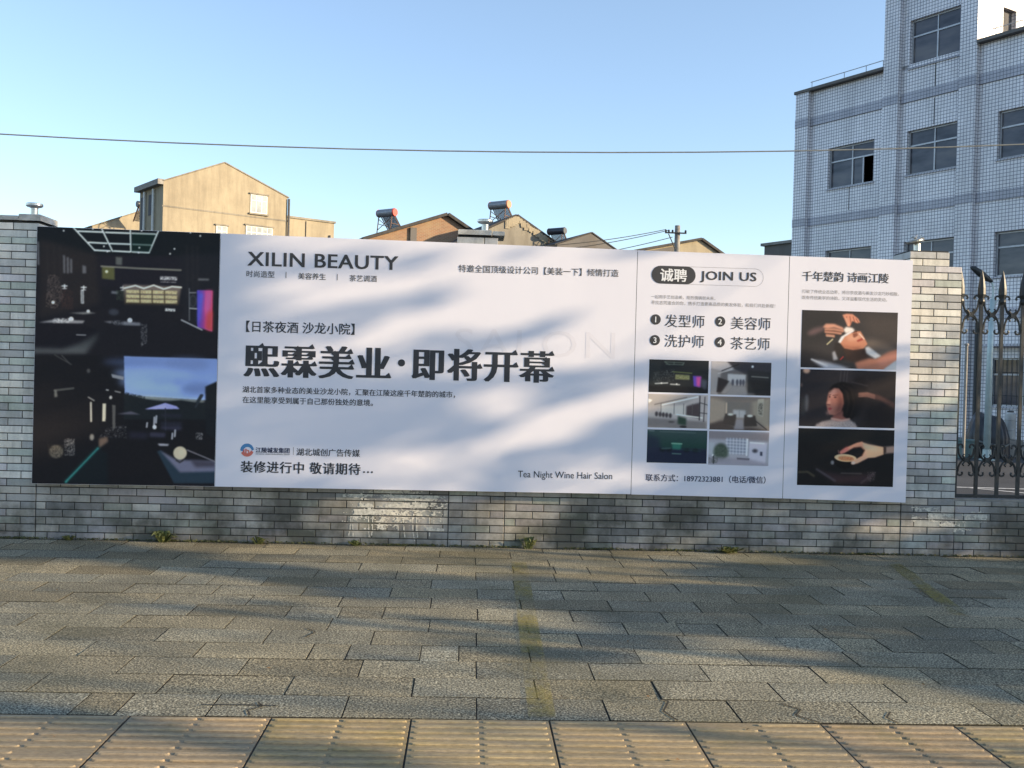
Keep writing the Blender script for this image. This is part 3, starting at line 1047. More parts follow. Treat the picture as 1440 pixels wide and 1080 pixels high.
# lit ceiling grid
LC = (214, 226, 228)
for a, b in (((335, 48), (490, 216)), ((540, 56), (618, 222)), ((748, 62), (750, 224)), ((955, 68), (882, 232))):
    D.line([a, b], 0.0075, LC, 0.95)
for a, b in (((372, 77), (555, 84)), ((570, 86), (738, 92)), ((762, 93), (928, 99)), ((445, 158), (578, 165)), ((600, 166), (742, 171)), ((765, 172), (900, 178)),
             ((490, 214), (600, 220)), ((628, 220), (744, 226)), ((760, 226), (880, 232))):
    D.line([a, b], 0.0085, LC, 0.95)
D.poly([(760, 95), (930, 100), (885, 228), (755, 222)], (14, 38, 34), 0.6, 1)
for x, y in ((268, 74), (478, 60), (830, 74), (1184, 88), (1255, 112), (556, 186), (812, 196), (1066, 205), (1034, 240), (580, 224), (806, 232)):
    D.ell((x, y), 0.0045, 0.0045, (235, 240, 245))
# wall lights and brackets on the left
for x, y0, y1 in ((82, 150, 320), (268, 248, 380), (294, 262, 382), (318, 274, 378), (406, 322, 382), (418, 326, 380)):
    D.poly([(x - 7, y0), (x + 7, y0 + 4), (x + 7, y1), (x - 7, y1)], (120, 122, 130), 0.7, 1)
D.speck([(150, 390), (225, 390), (260, 560), (200, 640), (130, 620)], (150, 130, 122), 0.22, 1, 0.7)
D.speck([(240, 500), (330, 500), (330, 640), (240, 640)], (88, 56, 52), 0.3, 2, 0.5)
for (x, y) in ((268, 478), (406, 488), (690, 490)):
    D.line([(x - 18, y - 6), (x + 18, y - 6)], 0.006, (225, 228, 230)); D.line([(x, y - 16), (x, y + 12)], 0.006, (225, 228, 230)); D.line([(x - 14, y + 12), (x + 14, y + 12)], 0.005, (190, 190, 195))
D.poly([(384, 500), (406, 500), (406, 600), (384, 598)], (205, 208, 212), 0.85, 0)
D.line([(395, 510), (395, 590)], 0.006, (60, 60, 66), 0.7)
D.ell((184, 590), 0.009, 0.009, (225, 222, 214)); D.ell((436, 655), 0.0095, 0.0095, (228, 226, 222)); D.ell((312, 712), 0.0135, 0.0135, (225, 225, 226)); D.ell((736, 720), 0.0135, 0.0135, (222, 222, 224))
# tables
D.poly([(80, 735), (200, 712), (410, 722), (395, 742)], (150, 150, 156), 0.85, 1); D.speck([(180, 705), (300, 705), (300, 740), (180, 740)], (225, 225, 228), 0.35, 3)
D.poly([(300, 666), (440, 658), (495, 668), (400, 676)], (140, 140, 140), 0.8, 1)
D.poly([(545, 728), (640, 722), (812, 736), (812, 758), (640, 752)], (120, 122, 132), 0.85, 1); D.speck([(600, 722), (690, 722), (690, 752), (600, 752)], (20, 20, 24), 0.4, 4)
D.poly([(45, 745), (420, 755), (500, 800), (420, 930), (45, 930)], (24, 23, 30), 1, 2)
D.grad([(45, 920), (250, 925), (380, 880), (510, 800), (500, 850), (410, 962), (45, 955)], (40, 42, 46), (92, 95, 98), True, 0.9, 5)
D.line([(350, 824), (415, 826)], 0.006, (140, 140, 145))
D.speck([(815, 745), (860, 745), (860, 880), (815, 910)], (120, 122, 128), 0.3, 5, 0.9)
# bar back, signs, shelf
D.poly([(540, 330), (630, 335), (630, 428), (540, 418)], (92, 92, 58), 0.9, 1); D.ell((573, 368), 0.008, 0.008, (225, 225, 190)); D.poly([(640, 262), (686, 266), (684, 322), (640, 318)], (92, 94, 92), 0.9, 1)
D.line([(535, 330), (800, 345), (1110, 358)], 0.010, (130, 128, 118), 0.8)
D.poly([(960, 402), (1082, 406), (1082, 432), (960, 428)], (215, 215, 220), 0.9, 0); D.speck([(960, 402), (1082, 406), (1082, 432), (960, 428)], (45, 42, 48), 0.33, 6)
D.poly([(960, 437), (1076, 441), (1076, 451), (960, 447)], (150, 150, 156), 0.8, 0); D.speck([(960, 437), (1076, 441), (1076, 451), (960, 447)], (45, 42, 48), 0.4, 7)
D.grad([(690, 462), (1112, 478), (1090, 610), (700, 602)], (120, 108, 104), (66, 58, 48), True, 0.95, 2)
for y in (500, 534, 566):
    D.poly([(712, y), (1082, y + 8), (1080, y + 32), (712, y + 24)], (196, 182, 142), 0.95, 0)
    D.speck([(712, y + 6), (1082, y + 12), (1080, y + 30), (712, y + 24)], (96, 84, 64), 0.13, y)
for x in (812, 900, 990):
    D.line([(x, 500), (x, 596)], 0.006, (70, 60, 48))
D.line([(700, 488), (780, 468), (840, 490), (912, 466), (985, 494), (1045, 476), (1112, 482)], 0.008, (238, 228, 214))
D.poly([(992, 632), (1066, 636), (1066, 656), (992, 652)], (210, 212, 214), 0.9, 0); D.speck([(992, 632), (1066, 636), (1066, 656), (992, 652)], (40, 40, 46), 0.2, 9)
D.poly([(605, 508), (655, 512), (650, 530), (605, 526)], (120, 124, 132), 0.8, 1); D.speck([(640, 500), (700, 505), (690, 580), (640, 570)], (60, 74, 58), 0.4, 10, 0.7)
D.ell((620, 660), 0.028, 0.018, (58, 62, 74), 0.8, 2)
# glowing colour screen on the right
D.poly([(1228, 502), (1338, 505), (1332, 800), (1226, 765)], (110, 100, 200), 1, 0)
D.grad([(1228, 503), (1340, 505), (1332, 798), (1226, 765)], (70, 60, 170), (226, 62, 82), False, 0.95, 1)
D.poly([(1290, 505), (1338, 506), (1322, 620), (1300, 700), (1282, 640)], (226, 96, 158), 0.75, 4)
D.poly([(1240, 520), (1275, 520), (1250, 700), (1230, 750)], (72, 96, 206), 0.8, 4)
D.poly([(1300, 660), (1335, 650), (1330, 795), (1285, 780)], (236, 74, 66), 0.8, 4)
D.line([(1110, 716), (1260, 788)], 0.007, (200, 204, 212), 0.8); D.line([(1170, 490), (1168, 720)], 0.006, (90, 92, 98)); D.line([(1172, 632), (1222, 636)], 0.006, (170, 172, 176)); D.line([(1172, 520), (1218, 520)], 0.006, (130, 130, 136))
D.ell((1196, 580), 0.020, 0.034, (100, 104, 112), 0.5, 1); D.ell((1196, 580), 0.015, 0.029, (32, 33, 38), 0.8, 1)
D.poly([(1235, 418), (1316, 420), (1312, 432), (1235, 432)], (130, 132, 136), 0.7, 1)
# ---- lower picture
D.xf = lambda x, y: to_st(40 + x / 5.144, 480 + y / 5.144)
D.poly([(35, 95), (420, 95), (690, 110), (1380, 120), (1350, 1050), (0, 1030)], (22, 22, 27), 0.85, 2)
D.grad([(690, 103), (1372, 122), (1366, 425), (692, 385)], (112, 134, 188), (132, 158, 216), True, 1, 0)
for (x, y, rx, ry, c, a) in ((800, 150, .20, .02, (92, 112, 162), .5), (1150, 160, .12, .035, (98, 116, 164), .6), (900, 230, .22, .03, (140, 166, 224), .55), (1000, 330, .2, .02, (150, 176, 230), .6),
                             (1230, 340, .10, .035, (84, 102, 150), .7), (780, 290, .1, .03, (150, 176, 232), .5), (1080, 296, .02, .006, (86, 100, 146), .9)):
    D.ell((x, y), rx, ry, c, a, 7)
D.poly([(700, 385), (900, 390), (1100, 408), (1270, 418), (1270, 438), (700, 410)], (176, 186, 186), 0.75, 3)
D.poly([(690, 372), (760, 392), (830, 410), (960, 432), (1100, 420), (1200, 436), (1280, 440), (1280, 560), (680, 560)], (27, 31, 36), 1, 1)
D.speck([(690, 360), (840, 395), (840, 420), (690, 400)], (27, 31, 36), 0.5, 11)
D.poly([(1278, 322), (1370, 282), (1350, 700), (1278, 660)], (24, 27, 33), 1, 1)
D.line([(1255, 385), (1205, 470)], 0.012, (40, 44, 52)); D.line([(1248, 388), (1222, 432)], 0.018, (40, 46, 54))
D.poly([(835, 486), (985, 440), (1068, 464), (1088, 484)], (142, 144, 202), 1, 0); D.poly([(835, 486), (985, 450), (1000, 484)], (160, 160, 214), .6, 1)
D.poly([(632, 522), (735, 502), (806, 526)], (84, 82, 96), 1, 1)
D.line([(985, 480), (985, 640)], 0.006, (40, 42, 52))
for (y, c) in ((520, (40, 40, 54)), (580, (44, 46, 62)), (610, (62, 62, 86))):
    D.poly([(950, y), (1110, y + 2), (1090, y + 26), (950, y + 18)], c, 0.8, 3)
# left structure
D.line([(185, 352), (320, 336)], 0.012, (66, 68, 70)); D.poly([(184, 345), (200, 352), (206, 398), (184, 402)], (104, 106, 106), 0.9, 1)
D.line([(190, 95), (310, 165)], 0.006, (58, 58, 60)); D.line([(240, 98), (300, 160)], 0.005, (70, 70, 72))
D.poly([(596, 232), (688, 252), (684, 276), (604, 258)], (128, 130, 140), 1, 0)
D.poly([(556, 342), (576, 346), (576, 354), (556, 350)], (190, 192, 196), 1, 0); D.poly([(618, 352), (664, 362), (662, 370), (620, 360)], (140, 142, 148), 1, 0)
D.line([(446, 440), (446, 574)], 0.010, (168, 168, 164)); D.line([(428, 400), (470, 425)], 0.006, (150, 150, 150)); D.ell((432, 210), 0.010, 0.012, (90, 90, 92), 0.7, 1)
D.poly([(530, 446), (556, 446), (550, 576), (526, 574)], (178, 176, 164), 1, 0); D.poly([(600, 455), (624, 458), (620, 625), (600, 628)], (78, 78, 80), 1, 0); D.ell((590, 402), 0.008, 0.010, (170, 170, 172))
D.speck([(560, 620), (700, 600), (700, 700), (500, 690)], (150, 150, 156), 0.10, 12)
D.poly([(500, 700), (560, 686), (568, 720), (500, 770)], (106, 88, 78), 1, 2); D.ell((450, 690), 0.012, 0.018, (128, 124, 120), 1, 1)
D.line([(258, 1014), (492, 772)], 0.011, (70, 160, 156), 1, 0); D.line([(258, 1014), (492, 772)], 0.026, (32, 84, 84), 0.45, 2)
D.poly([(262, 1018), (492, 775), (560, 800), (560, 1030)], (20, 30, 36), 0.6, 3)
D.ell((190, 795), 0.038, 0.036, (124, 118, 108), 0.75, 1); D.speck([(130, 740), (245, 740), (245, 840), (130, 840)], (38, 36, 36), 0.35, 13); D.speck([(250, 700), (325, 700), (325, 825), (250, 825)], (150, 150, 152), 0.28, 14)
# right table with its round lamp
D.poly([(920, 790), (950, 782), (1090, 938), (1345, 920), (1340, 1020), (1040, 1020)], (36, 50, 64), 1, 1)
D.poly([(940, 782), (1060, 850), (1340, 860), (1345, 935), (1085, 942)], (102, 104, 128), 0.95, 2); D.poly([(1160, 850), (1340, 865), (1340, 900), (1200, 905)], (58, 56, 70), 0.9, 3); D.line([(1140, 780), (1340, 862)], 0.006, (120, 118, 130))
D.ell((1088, 802), 0.037, 0.037, (176, 168, 150)); D.ell((1100, 800), 0.018, 0.02, (196, 178, 160), 0.6, 2); D.line([(1060, 855), (1085, 870), (1110, 855)], 0.008, (40, 40, 46))
D.poly([(925, 735), (1010, 738), (1000, 750), (940, 750)], (176, 176, 190), 1, 1)
for x, y, h in ((852, 600, 30), (905, 575, 60), (920, 560, 50), (1035, 680, 40), (1055, 660, 45)):
    D.line([(x, y - h / 2), (x - 4, y + h / 2)], 0.009, (170, 172, 184), 0.9)
D.ell((905, 615), 0.011, 0.012, (205, 205, 212)); D.speck([(1205, 655), (1255, 655), (1255, 705), (1205, 705)], (160, 160, 166), 0.3, 15)
D.poly([(870, 652), (985, 656), (980, 690), (870, 686)], (52, 52, 70), 0.9, 2); D.poly([(720, 650), (860, 655), (850, 700), (720, 695)], (36, 36, 50), 0.9, 4)
D.grain(2.2, 5)
x0, x1, zb0, zb1, zt0, zt1 = PANELS['dark']
pd = board_panel('dark')
pd['label'] = 'black panel printed with a dim bar and a dusk terrace'
D.mesh('photo_print', [(x0 + .002, zb0 + .002), (x1 - .002, zb1 + .002), (x1 - .002, zt1 - .002), (x0 + .002, zt0 - .002)], pd, SHADE * 1.02, soften=1)

# ---- six small room pictures on the second white panel
def rect(x0, x1, z0, z1):
    return [(x0, z0), (x1, z0), (x1, z1), (x0, z1)]
def zt(x0, y0, x1, y1):
    return lambda x, y: ((x - x0) / (x1 - x0), (y - y0) / (y1 - y0))
p = Print(176, 96, (42, 44, 46), zt(160, 76, 570, 308))
p.poly([(165, 85), (240, 90), (240, 300), (165, 300)], (52, 54, 54), .8, 3); p.poly([(160, 260), (570, 265), (570, 308), (160, 308)], (34, 34, 36), 1, 2)
for a, b in (((265, 92), (400, 96)), ((275, 108), (395, 110)), ((265, 92), (300, 112)), ((400, 96), (385, 112)), ((330, 92), (330, 110))):
    p.line([a, b], .012, (104, 118, 108), .9)
p.poly([(342, 178), (440, 182), (440, 214), (342, 212)], (150, 152, 112), .9, 1); p.speck([(342, 178), (440, 182), (440, 214), (342, 212)], (84, 92, 60), .3, 1); p.line([(320, 160), (455, 168)], .014, (110, 122, 74))
p.poly([(462, 185), (520, 188), (516, 265), (470, 258)], (96, 74, 178), 1, 1); p.poly([(485, 190), (518, 190), (514, 262), (490, 258)], (220, 88, 150), .85, 2); p.poly([(520, 205), (560, 215), (555, 285), (520, 262)], (92, 96, 108), .8, 3)
p.line([(205, 246), (290, 240)], .02, (176, 180, 180)); p.line([(310, 248), (372, 250)], .02, (170, 172, 172)); p.ell((248, 242), .014, .014, (225, 228, 225)); p.ell((352, 246), .013, .013, (225, 228, 225))
p.speck([(190, 170), (335, 140), (335, 230), (190, 235)], (120, 124, 120), .12, 2); p.grain(3, 1)
p.mesh('photo_print', rect(1.582, 2.110, 1.414, 1.702), panel['join'], np.array([1.1, 1.1, 1.1]))
p = Print(176, 96, (120, 112, 108), zt(590, 94, 1005, 328))
p.poly([(590, 94), (720, 96), (752, 150), (660, 165), (590, 150)], (186, 180, 180), 1, 2); p.poly([(700, 94), (1005, 98), (1005, 190), (830, 180), (750, 145)], (66, 62, 66), 1, 2); p.poly([(840, 150), (1005, 160), (1005, 328), (845, 310)], (56, 54, 54), 1, 2)
p.poly([(590, 150), (660, 165), (640, 328), (590, 328)], (176, 166, 160), 1, 2); p.poly([(705, 180), (830, 184), (826, 262), (708, 262)], (205, 200, 196), 1, 1); p.poly([(640, 205), (720, 232), (668, 312), (632, 312)], (64, 56, 54), 1, 1); p.poly([(720, 232), (760, 262), (690, 325), (660, 320)], (160, 152, 146), 1, 2)
p.poly([(740, 262), (830, 262), (845, 328), (690, 328)], (150, 146, 144), 1, 2)
for x in (742, 772, 795, 815):
    p.ell((x, 240), .022, .055, (78, 76, 84), .9, 1)
p.ell((875, 126), .02, .02, (240, 240, 236)); p.line([(870, 195), (985, 200)], .014, (150, 148, 138)); p.poly([(850, 215), (1005, 225), (1005, 328), (900, 328)], (44, 42, 42), .8, 3); p.line([(665, 160), (780, 112)], .012, (40, 38, 40)); p.line([(640, 180), (735, 150)], .01, (225, 220, 214)); p.grain(3, 2)
p.mesh('photo_print', rect(2.132, 2.668, 1.408, 1.700), panel['join'], np.array([1.1, 1.1, 1.1]))
p = Print(176, 96, (176, 168, 170), zt(155, 316, 566, 550))
p.poly([(155, 316), (500, 322), (420, 380), (240, 400), (155, 400)], (158, 152, 154), 1, 3); p.line([(250, 392), (495, 330)], .022, (232, 228, 226)); p.line([(200, 390), (420, 335)], .016, (110, 106, 108)); p.poly([(155, 352), (185, 360), (160, 380)], (240, 236, 232), 1, 1)
p.poly([(155, 480), (560, 500), (560, 552), (155, 548)], (122, 116, 118), 1, 3); p.poly([(240, 400), (500, 385), (500, 470), (240, 450)], (196, 190, 188), 1, 2); p.poly([(418, 395), (510, 370), (510, 480), (418, 460)], (76, 66, 70), 1, 2)
for x in (215, 240, 262, 285, 310):
    p.ell((x, 455 + (x - 215) * .1), .025, .04, (64, 58, 62), .95, 1)
p.poly([(362, 465), (420, 480), (420, 530), (362, 522)], (50, 66, 58), 1, 2); p.line([(350, 455), (530, 475)], .016, (235, 232, 228)); p.line([(510, 325), (510, 490)], .016, (40, 36, 40)); p.line([(545, 330), (540, 500)], .014, (60, 56, 60)); p.ell((318, 508), .05, .014, (70, 66, 68), .9, 1); p.ell((400, 540), .06, .02, (40, 38, 40), .9, 1)
for x in (245, 335, 400, 460):
    p.line([(x, 380), (x, 452)], .01, (96, 90, 92))
p.line([(512, 370), (565, 385)], .01, (50, 46, 50)); p.line([(512, 440), (565, 445)], .01, (50, 46, 50)); p.grain(4, 3)
p.mesh('photo_print', rect(1.582, 2.110, 1.104, 1.398), panel['join'], np.array([1.45, 1.4, 1.25]))
p = Print(176, 96, (128, 116, 110), zt(583, 335, 995, 565))
p.poly([(583, 335), (995, 342), (870, 356), (700, 355)], (112, 104, 102), 1, 3); p.poly([(583, 350), (690, 372), (690, 470), (583, 540)], (158, 142, 130), 1, 3); p.poly([(700, 372), (860, 372), (855, 470), (705, 470)], (120, 112, 108), 1, 2)
p.line([(696, 380), (696, 465)], .014, (236, 210, 184), 1, 1); p.poly([(870, 372), (990, 345), (990, 560), (880, 470)], (150, 138, 126), 1, 3); p.poly([(910, 350), (952, 345), (948, 470), (910, 455)], (170, 162, 150), 1, 1); p.speck([(914, 375), (945, 375), (942, 460), (914, 450)], (52, 48, 46), .4, 4)
p.poly([(742, 425), (828, 428), (828, 480), (742, 478)], (176, 172, 174), 1, 2); p.line([(785, 428), (785, 480)], .01, (140, 136, 138)); p.poly([(690, 452), (765, 458), (762, 540), (672, 520)], (70, 62, 60), 1, 1); p.poly([(820, 458), (895, 462), (910, 535), (815, 540)], (66, 58, 56), 1, 1)
p.ell((725, 458), .05, .018, (226, 216, 206), 1, 1); p.ell((858, 465), .05, .02, (218, 212, 206), 1, 1); p.poly([(583, 525), (672, 500), (760, 545), (880, 545), (990, 565), (583, 565)], (72, 62, 60), .9, 3); p.poly([(765, 490), (812, 490), (820, 560), (750, 560)], (138, 134, 142), .9, 2); p.line([(900, 500), (975, 555)], .014, (52, 46, 46)); p.grain(3, 4)
p.mesh('photo_print', rect(2.132, 2.666, 1.098, 1.392), panel['join'], np.array([1.5, 1.45, 1.3]))
p = Print(176, 96, (34, 46, 56), zt(148, 563, 560, 795))
p.grad([(148, 563), (560, 567), (560, 690), (148, 690)], (50, 66, 70), (26, 52, 50), True, 1, 2); p.poly([(148, 690), (560, 700), (560, 795), (148, 790)], (27, 33, 52), 1, 3); p.poly([(148, 600), (230, 620), (250, 720), (148, 730)], (32, 38, 56), .8, 6)
p.line([(160, 572), (195, 574)], .014, (116, 128, 138), .8, 1); p.line([(235, 576), (480, 582)], .01, (96, 112, 116), .7, 1); p.poly([(320, 652), (385, 656), (380, 700), (322, 698)], (46, 108, 96), .8, 2); p.line([(316, 658), (388, 660)], .012, (136, 176, 160)); p.line([(322, 728), (382, 730)], .012, (90, 128, 120))
for x in (255, 300, 420, 480):
    p.ell((x, 705), .05, .03, (20, 26, 32), .9, 2)
p.line([(250, 695), (310, 692)], .012, (84, 128, 120), .8, 1); p.line([(390, 700), (520, 708)], .01, (30, 60, 58), .9, 1); p.grain(2, 5)
p.mesh('photo_print', rect(1.582, 2.114, 0.794, 1.086), panel['join'], SHADE)
p = Print(176, 96, (142, 144, 158), zt(575, 575, 988, 812))
p.poly([(575, 575), (988, 582), (985, 640), (575, 630)], (116, 112, 120), 1, 3); p.poly([(690, 620), (845, 628), (838, 738), (720, 730)], (122, 128, 146), 1, 1)
for k in range(7):
    x = 700 + 22 * k
    p.line([(x, 622), (x, 735)], .009, (186, 190, 204))
for k in range(5):
    y = 636 + 22 * k
    p.line([(690, y), (842, y + 6)], .009, (186, 190, 204))
p.line([(840, 628), (836, 740)], .02, (206, 208, 222)); p.poly([(855, 645), (975, 650), (965, 800), (850, 790)], (168, 168, 186), 1, 1); p.line([(860, 650), (955, 655)], .016, (204, 206, 216))
p.ell((893, 708), .05, .035, (92, 92, 104), 1, 1); p.ell((893, 708), .025, .02, (60, 60, 70), 1, 0); p.poly([(928, 712), (945, 714), (945, 742), (928, 740)], (54, 58, 76), 1, 0); p.poly([(770, 758), (858, 762), (855, 776), (772, 772)], (54, 52, 60), 1, 0)
p.poly([(575, 655), (615, 655), (615, 740), (575, 740)], (150, 156, 168), 1, 1); p.ell((660, 720), .12, .14, (48, 60, 52), .9, 3); p.speck([(610, 680), (720, 690), (725, 790), (600, 790)], (92, 106, 96), .25, 6, .8); p.poly([(575, 755), (850, 765), (985, 795), (985, 812), (575, 806)], (128, 126, 142), .8, 3); p.ell((605, 745), .012, .016, (230, 230, 240)); p.line([(610, 750), (612, 800)], .02, (40, 44, 50)); p.speck([(575, 760), (640, 760), (640, 800), (575, 800)], (60, 66, 62), .35, 7); p.grain(3, 6)
p.mesh('photo_print', rect(2.130, 2.666, 0.787, 1.084), panel['join'], SHADE)

# ---- three pictures on the right-hand panel: a facial, a woman under a cape, a hand with a teacup
SK, SKL, SKD = (196, 132, 104), (228, 176, 148), (128, 74, 58)
p = Print(290, 172, (62, 58, 58), zt(228, 575, 1030, 1078))
p.poly([(228, 575), (560, 590), (520, 800), (228, 900)], (52, 50, 50), .8, 14); p.poly([(720, 600), (1030, 605), (1030, 880), (800, 800)], (78, 70, 66), .8, 16); p.poly([(228, 900), (560, 1000), (560, 1078), (228, 1078)], (44, 42, 44), .8, 10)
p.poly([(720, 830), (820, 815), (960, 860), (1030, 900), (1030, 1000), (820, 960)], (116, 102, 92), .85, 8)
p.poly([(680, 1020), (740, 980), (860, 985), (960, 920), (1030, 900), (1030, 1010), (930, 1078), (700, 1078)], (186, 124, 100), 1, 3); p.poly([(860, 1000), (980, 940), (1030, 930), (1030, 990), (900, 1060)], (206, 140, 120), .8, 6)
p.poly([(940, 1060), (1030, 990), (1030, 1078), (920, 1078)], (196, 198, 202), 1, 2)
p.poly([(545, 870), (600, 860), (760, 890), (790, 985), (690, 1020), (620, 1010), (560, 960)], (66, 50, 44), 1, 4)                    # neck in shade
p.poly([(510, 850), (560, 845), (600, 960), (600, 1010), (540, 1010), (500, 940)], (52, 46, 44), 1, 3)                                # hair
p.poly([(548, 850), (590, 790), (660, 750), (720, 748), (752, 800), (782, 858), (752, 898), (660, 914), (590, 900)], SK, 1, 1)        # face
p.poly([(600, 790), (690, 760), (730, 790), (700, 830), (620, 840)], SKL, .55, 5); p.poly([(560, 870), (640, 885), (740, 885), (700, 912), (600, 900)], SKD, .55, 4)
p.poly([(655, 770), (690, 762), (702, 785), (672, 806), (660, 800)], (110, 62, 50), .75, 1); p.poly([(690, 830), (735, 806), (745, 822), (700, 842)], (150, 62, 56), .9, 1); p.line([(712, 770), (752, 815)], .012, (236, 214, 200), .8); p.line([(648, 762), (690, 752)], .008, (70, 40, 34))
p.poly([(536, 848), (560, 800), (640, 745), (670, 738), (660, 756), (590, 800), (556, 858)], (226, 222, 220), 1, 1); p.poly([(575, 740), (600, 712), (650, 720), (672, 738), (600, 772)], (240, 226, 216), 1, 2)
p.poly([(275, 775), (330, 735), (410, 715), (430, 740), (330, 790), (290, 795)], (122, 96, 96), .8, 5); p.poly([(405, 722), (430, 690), (500, 690), (575, 720), (580, 745), (500, 722), (440, 735)], (206, 148, 124), 1, 2)
for a in (((430, 742), (500, 738), (572, 752)), ((430, 762), (500, 764), (555, 772)), ((440, 790), (498, 796), (498, 800))):
    p.line(list(a), .026, (190, 134, 110), .95, 1)
p.line([(430, 750), (560, 760)], .006, (96, 60, 50), .8); p.line([(440, 778), (540, 784)], .006, (96, 60, 50), .8)
p.poly([(565, 610), (600, 598), (650, 600), (700, 640), (715, 672), (690, 680), (650, 660), (630, 712), (610, 706), (590, 660)], (210, 142, 116), 1, 1)
for a in (((600, 625), (612, 690)), ((628, 622), (640, 690)), ((655, 625), (672, 676)), ((680, 640), (700, 672))):
    p.line(list(a), .008, (128, 74, 60), .8)
p.line([(600, 640), (618, 700)], .016, SKL, .8, 1)
p.line([(445, 870), (490, 825)], .014, (200, 190, 150), .9); p.line([(440, 800), (495, 800)], .01, (190, 160, 140), .8); p.poly([(490, 940), (510, 925), (540, 1000), (500, 1010)], (170, 170, 176), .9, 2)
p.poly([(762, 890), (790, 880), (900, 960), (850, 985), (775, 940)], (226, 220, 216), 1, 2); p.poly([(320, 1010), (400, 1015), (560, 1050), (640, 1078), (420, 1078)], (176, 178, 188), 1, 4); p.line([(320, 1005), (450, 1060)], .02, (206, 208, 214), .8, 1); p.line([(560, 1000), (582, 975)], .012, (170, 60, 60)); p.grain(2.5, 7)
p.mesh('photo_print', rect(2.929, 3.791, 1.668, 2.175), panel['poem'], np.array([1.05, 1.05, 1.05]))
p = Print(290, 172, (50, 46, 49), zt(175, 98, 835, 498))
p.poly([(175, 98), (350, 100), (330, 480), (175, 480)], (46, 42, 46), .8, 12); p.poly([(560, 110), (835, 112), (835, 498), (600, 498)], (40, 36, 38), .9, 10)
p.ell((218, 108), .035, .03, (206, 164, 140), 1, 2); p.ell((185, 210), .012, .02, (110, 90, 86), 1, 2); p.ell((224, 335), .018, .09, (104, 108, 116), .8, 3); p.poly([(190, 300), (215, 300), (215, 420), (190, 420)], (56, 62, 66), .6, 4)
p.poly([(365, 260), (395, 215), (450, 190), (520, 200), (560, 260), (570, 380), (540, 440), (470, 450), (430, 300)], (21, 18, 20), 1, 3)  # hair
p.poly([(410, 415), (470, 380), (520, 440), (500, 470), (420, 470), (400, 440)], (128, 82, 76), 1, 3)                                 # neck
p.poly([(372, 262), (395, 222), (440, 220), (470, 260), (480, 330), (462, 390), (420, 415), (382, 412), (368, 380), (360, 340), (366, 300)], (172, 114, 100), 1, 1)
p.poly([(440, 250), (480, 300), (478, 350), (455, 400), (420, 415), (440, 340)], (96, 56, 52), .85, 7); p.poly([(378, 250), (410, 226), (430, 240), (410, 290), (378, 300)], (214, 160, 146), .7, 4)
p.line([(374, 276), (388, 273)], .008, (96, 60, 54), .9); p.line([(403, 277), (436, 274)], .008, (96, 60, 54), .9); p.ell((381, 288), .010, .007, (58, 36, 36), .9); p.ell((420, 290), .014, .008, (58, 36, 36), .9); p.ell((420, 284), .022, .010, (150, 98, 90), .5, 2); p.poly([(395, 290), (404, 330), (380, 338), (372, 332)], (170, 112, 102), .45, 3); p.poly([(362, 330), (384, 300), (392, 335), (372, 345)], (206, 150, 134), .8, 2); p.line([(364, 342), (386, 344)], .008, (110, 64, 60)); p.poly([(370, 368), (388, 362), (402, 370), (384, 382)], (166, 72, 74), 1, 0); p.ell((372, 400), .02, .02, (200, 144, 130), .6, 3)
p.poly([(376, 262), (386, 226), (410, 200), (470, 180), (545, 200), (585, 270), (590, 360), (560, 420), (520, 450), (476, 420), (486, 340), (476, 270), (448, 228), (412, 224), (392, 240)], (21, 18, 20), 1, 2)
for a in (((470, 200), (530, 240), (555, 330), (530, 420)), ((500, 200), (565, 260), (578, 340)), ((440, 205), (500, 250), (515, 330), (500, 400))):
    p.line(list(a), .010, (66, 52, 48), .6, 2)
p.poly([(520, 190), (560, 140), (620, 150), (640, 260), (590, 420), (545, 440), (560, 300)], (31, 27, 30), .9, 6)
p.poly([(290, 490), (330, 462), (405, 445), (440, 455), (520, 440), (560, 470), (580, 498), (285, 498)], (158, 144, 142), 1, 2); p.speck([(300, 470), (560, 460), (575, 498), (290, 498)], (206, 194, 190), .2, 8); p.line([(400, 440), (470, 452), (520, 440)], .02, (186, 150, 142), .9, 1)
p.poly([(585, 262), (640, 255), (720, 268), (830, 320), (830, 365), (740, 310), (660, 285), (600, 280)], (92, 66, 62), .9, 3)
for y in (256, 266, 278):
    p.line([(582, y + 2), (640, y - 2), (690, y + 12)], .014, (134, 98, 90), .85, 1)
p.poly([(640, 320), (830, 340), (830, 498), (640, 498)], (31, 27, 30), .6, 8)
for x in (455, 480, 500):
    p.line([(x, 100), (x - 6, 180)], .008, (78, 74, 80), .8, 1)
p.line([(530, 180), (640, 205)], .01, (70, 66, 70), .7, 1); p.grain(2, 8)
p.mesh('photo_print', rect(2.930, 3.791, 1.148, 1.652), panel['poem'], np.array([1.25, 1.18, 1.1]))
p = Print(290, 172, (27, 26, 28), zt(158, 505, 820, 905))
p.poly([(158, 505), (820, 515), (820, 620), (158, 600)], (31, 31, 32), .9, 6); p.poly([(300, 800), (500, 830), (700, 810), (640, 890), (430, 890)], (66, 48, 52), .7, 6); p.line([(290, 790), (420, 870)], .02, (92, 86, 96), .7, 2); p.line([(460, 815), (600, 815)], .012, (84, 78, 80), .8, 1); p.line([(600, 880), (690, 810)], .02, (84, 70, 74), .7, 2); p.speck([(640, 800), (700, 800), (690, 870), (640, 870)], (120, 106, 104), .2, 9)
p.line([(165, 815), (230, 810), (275, 840)], .018, (84, 78, 62), .9, 2)
p.poly([(400, 700), (420, 685), (550, 690), (560, 720), (535, 770), (480, 790), (430, 770), (405, 735)], (20, 18, 20), 1, 1)         # dark cup
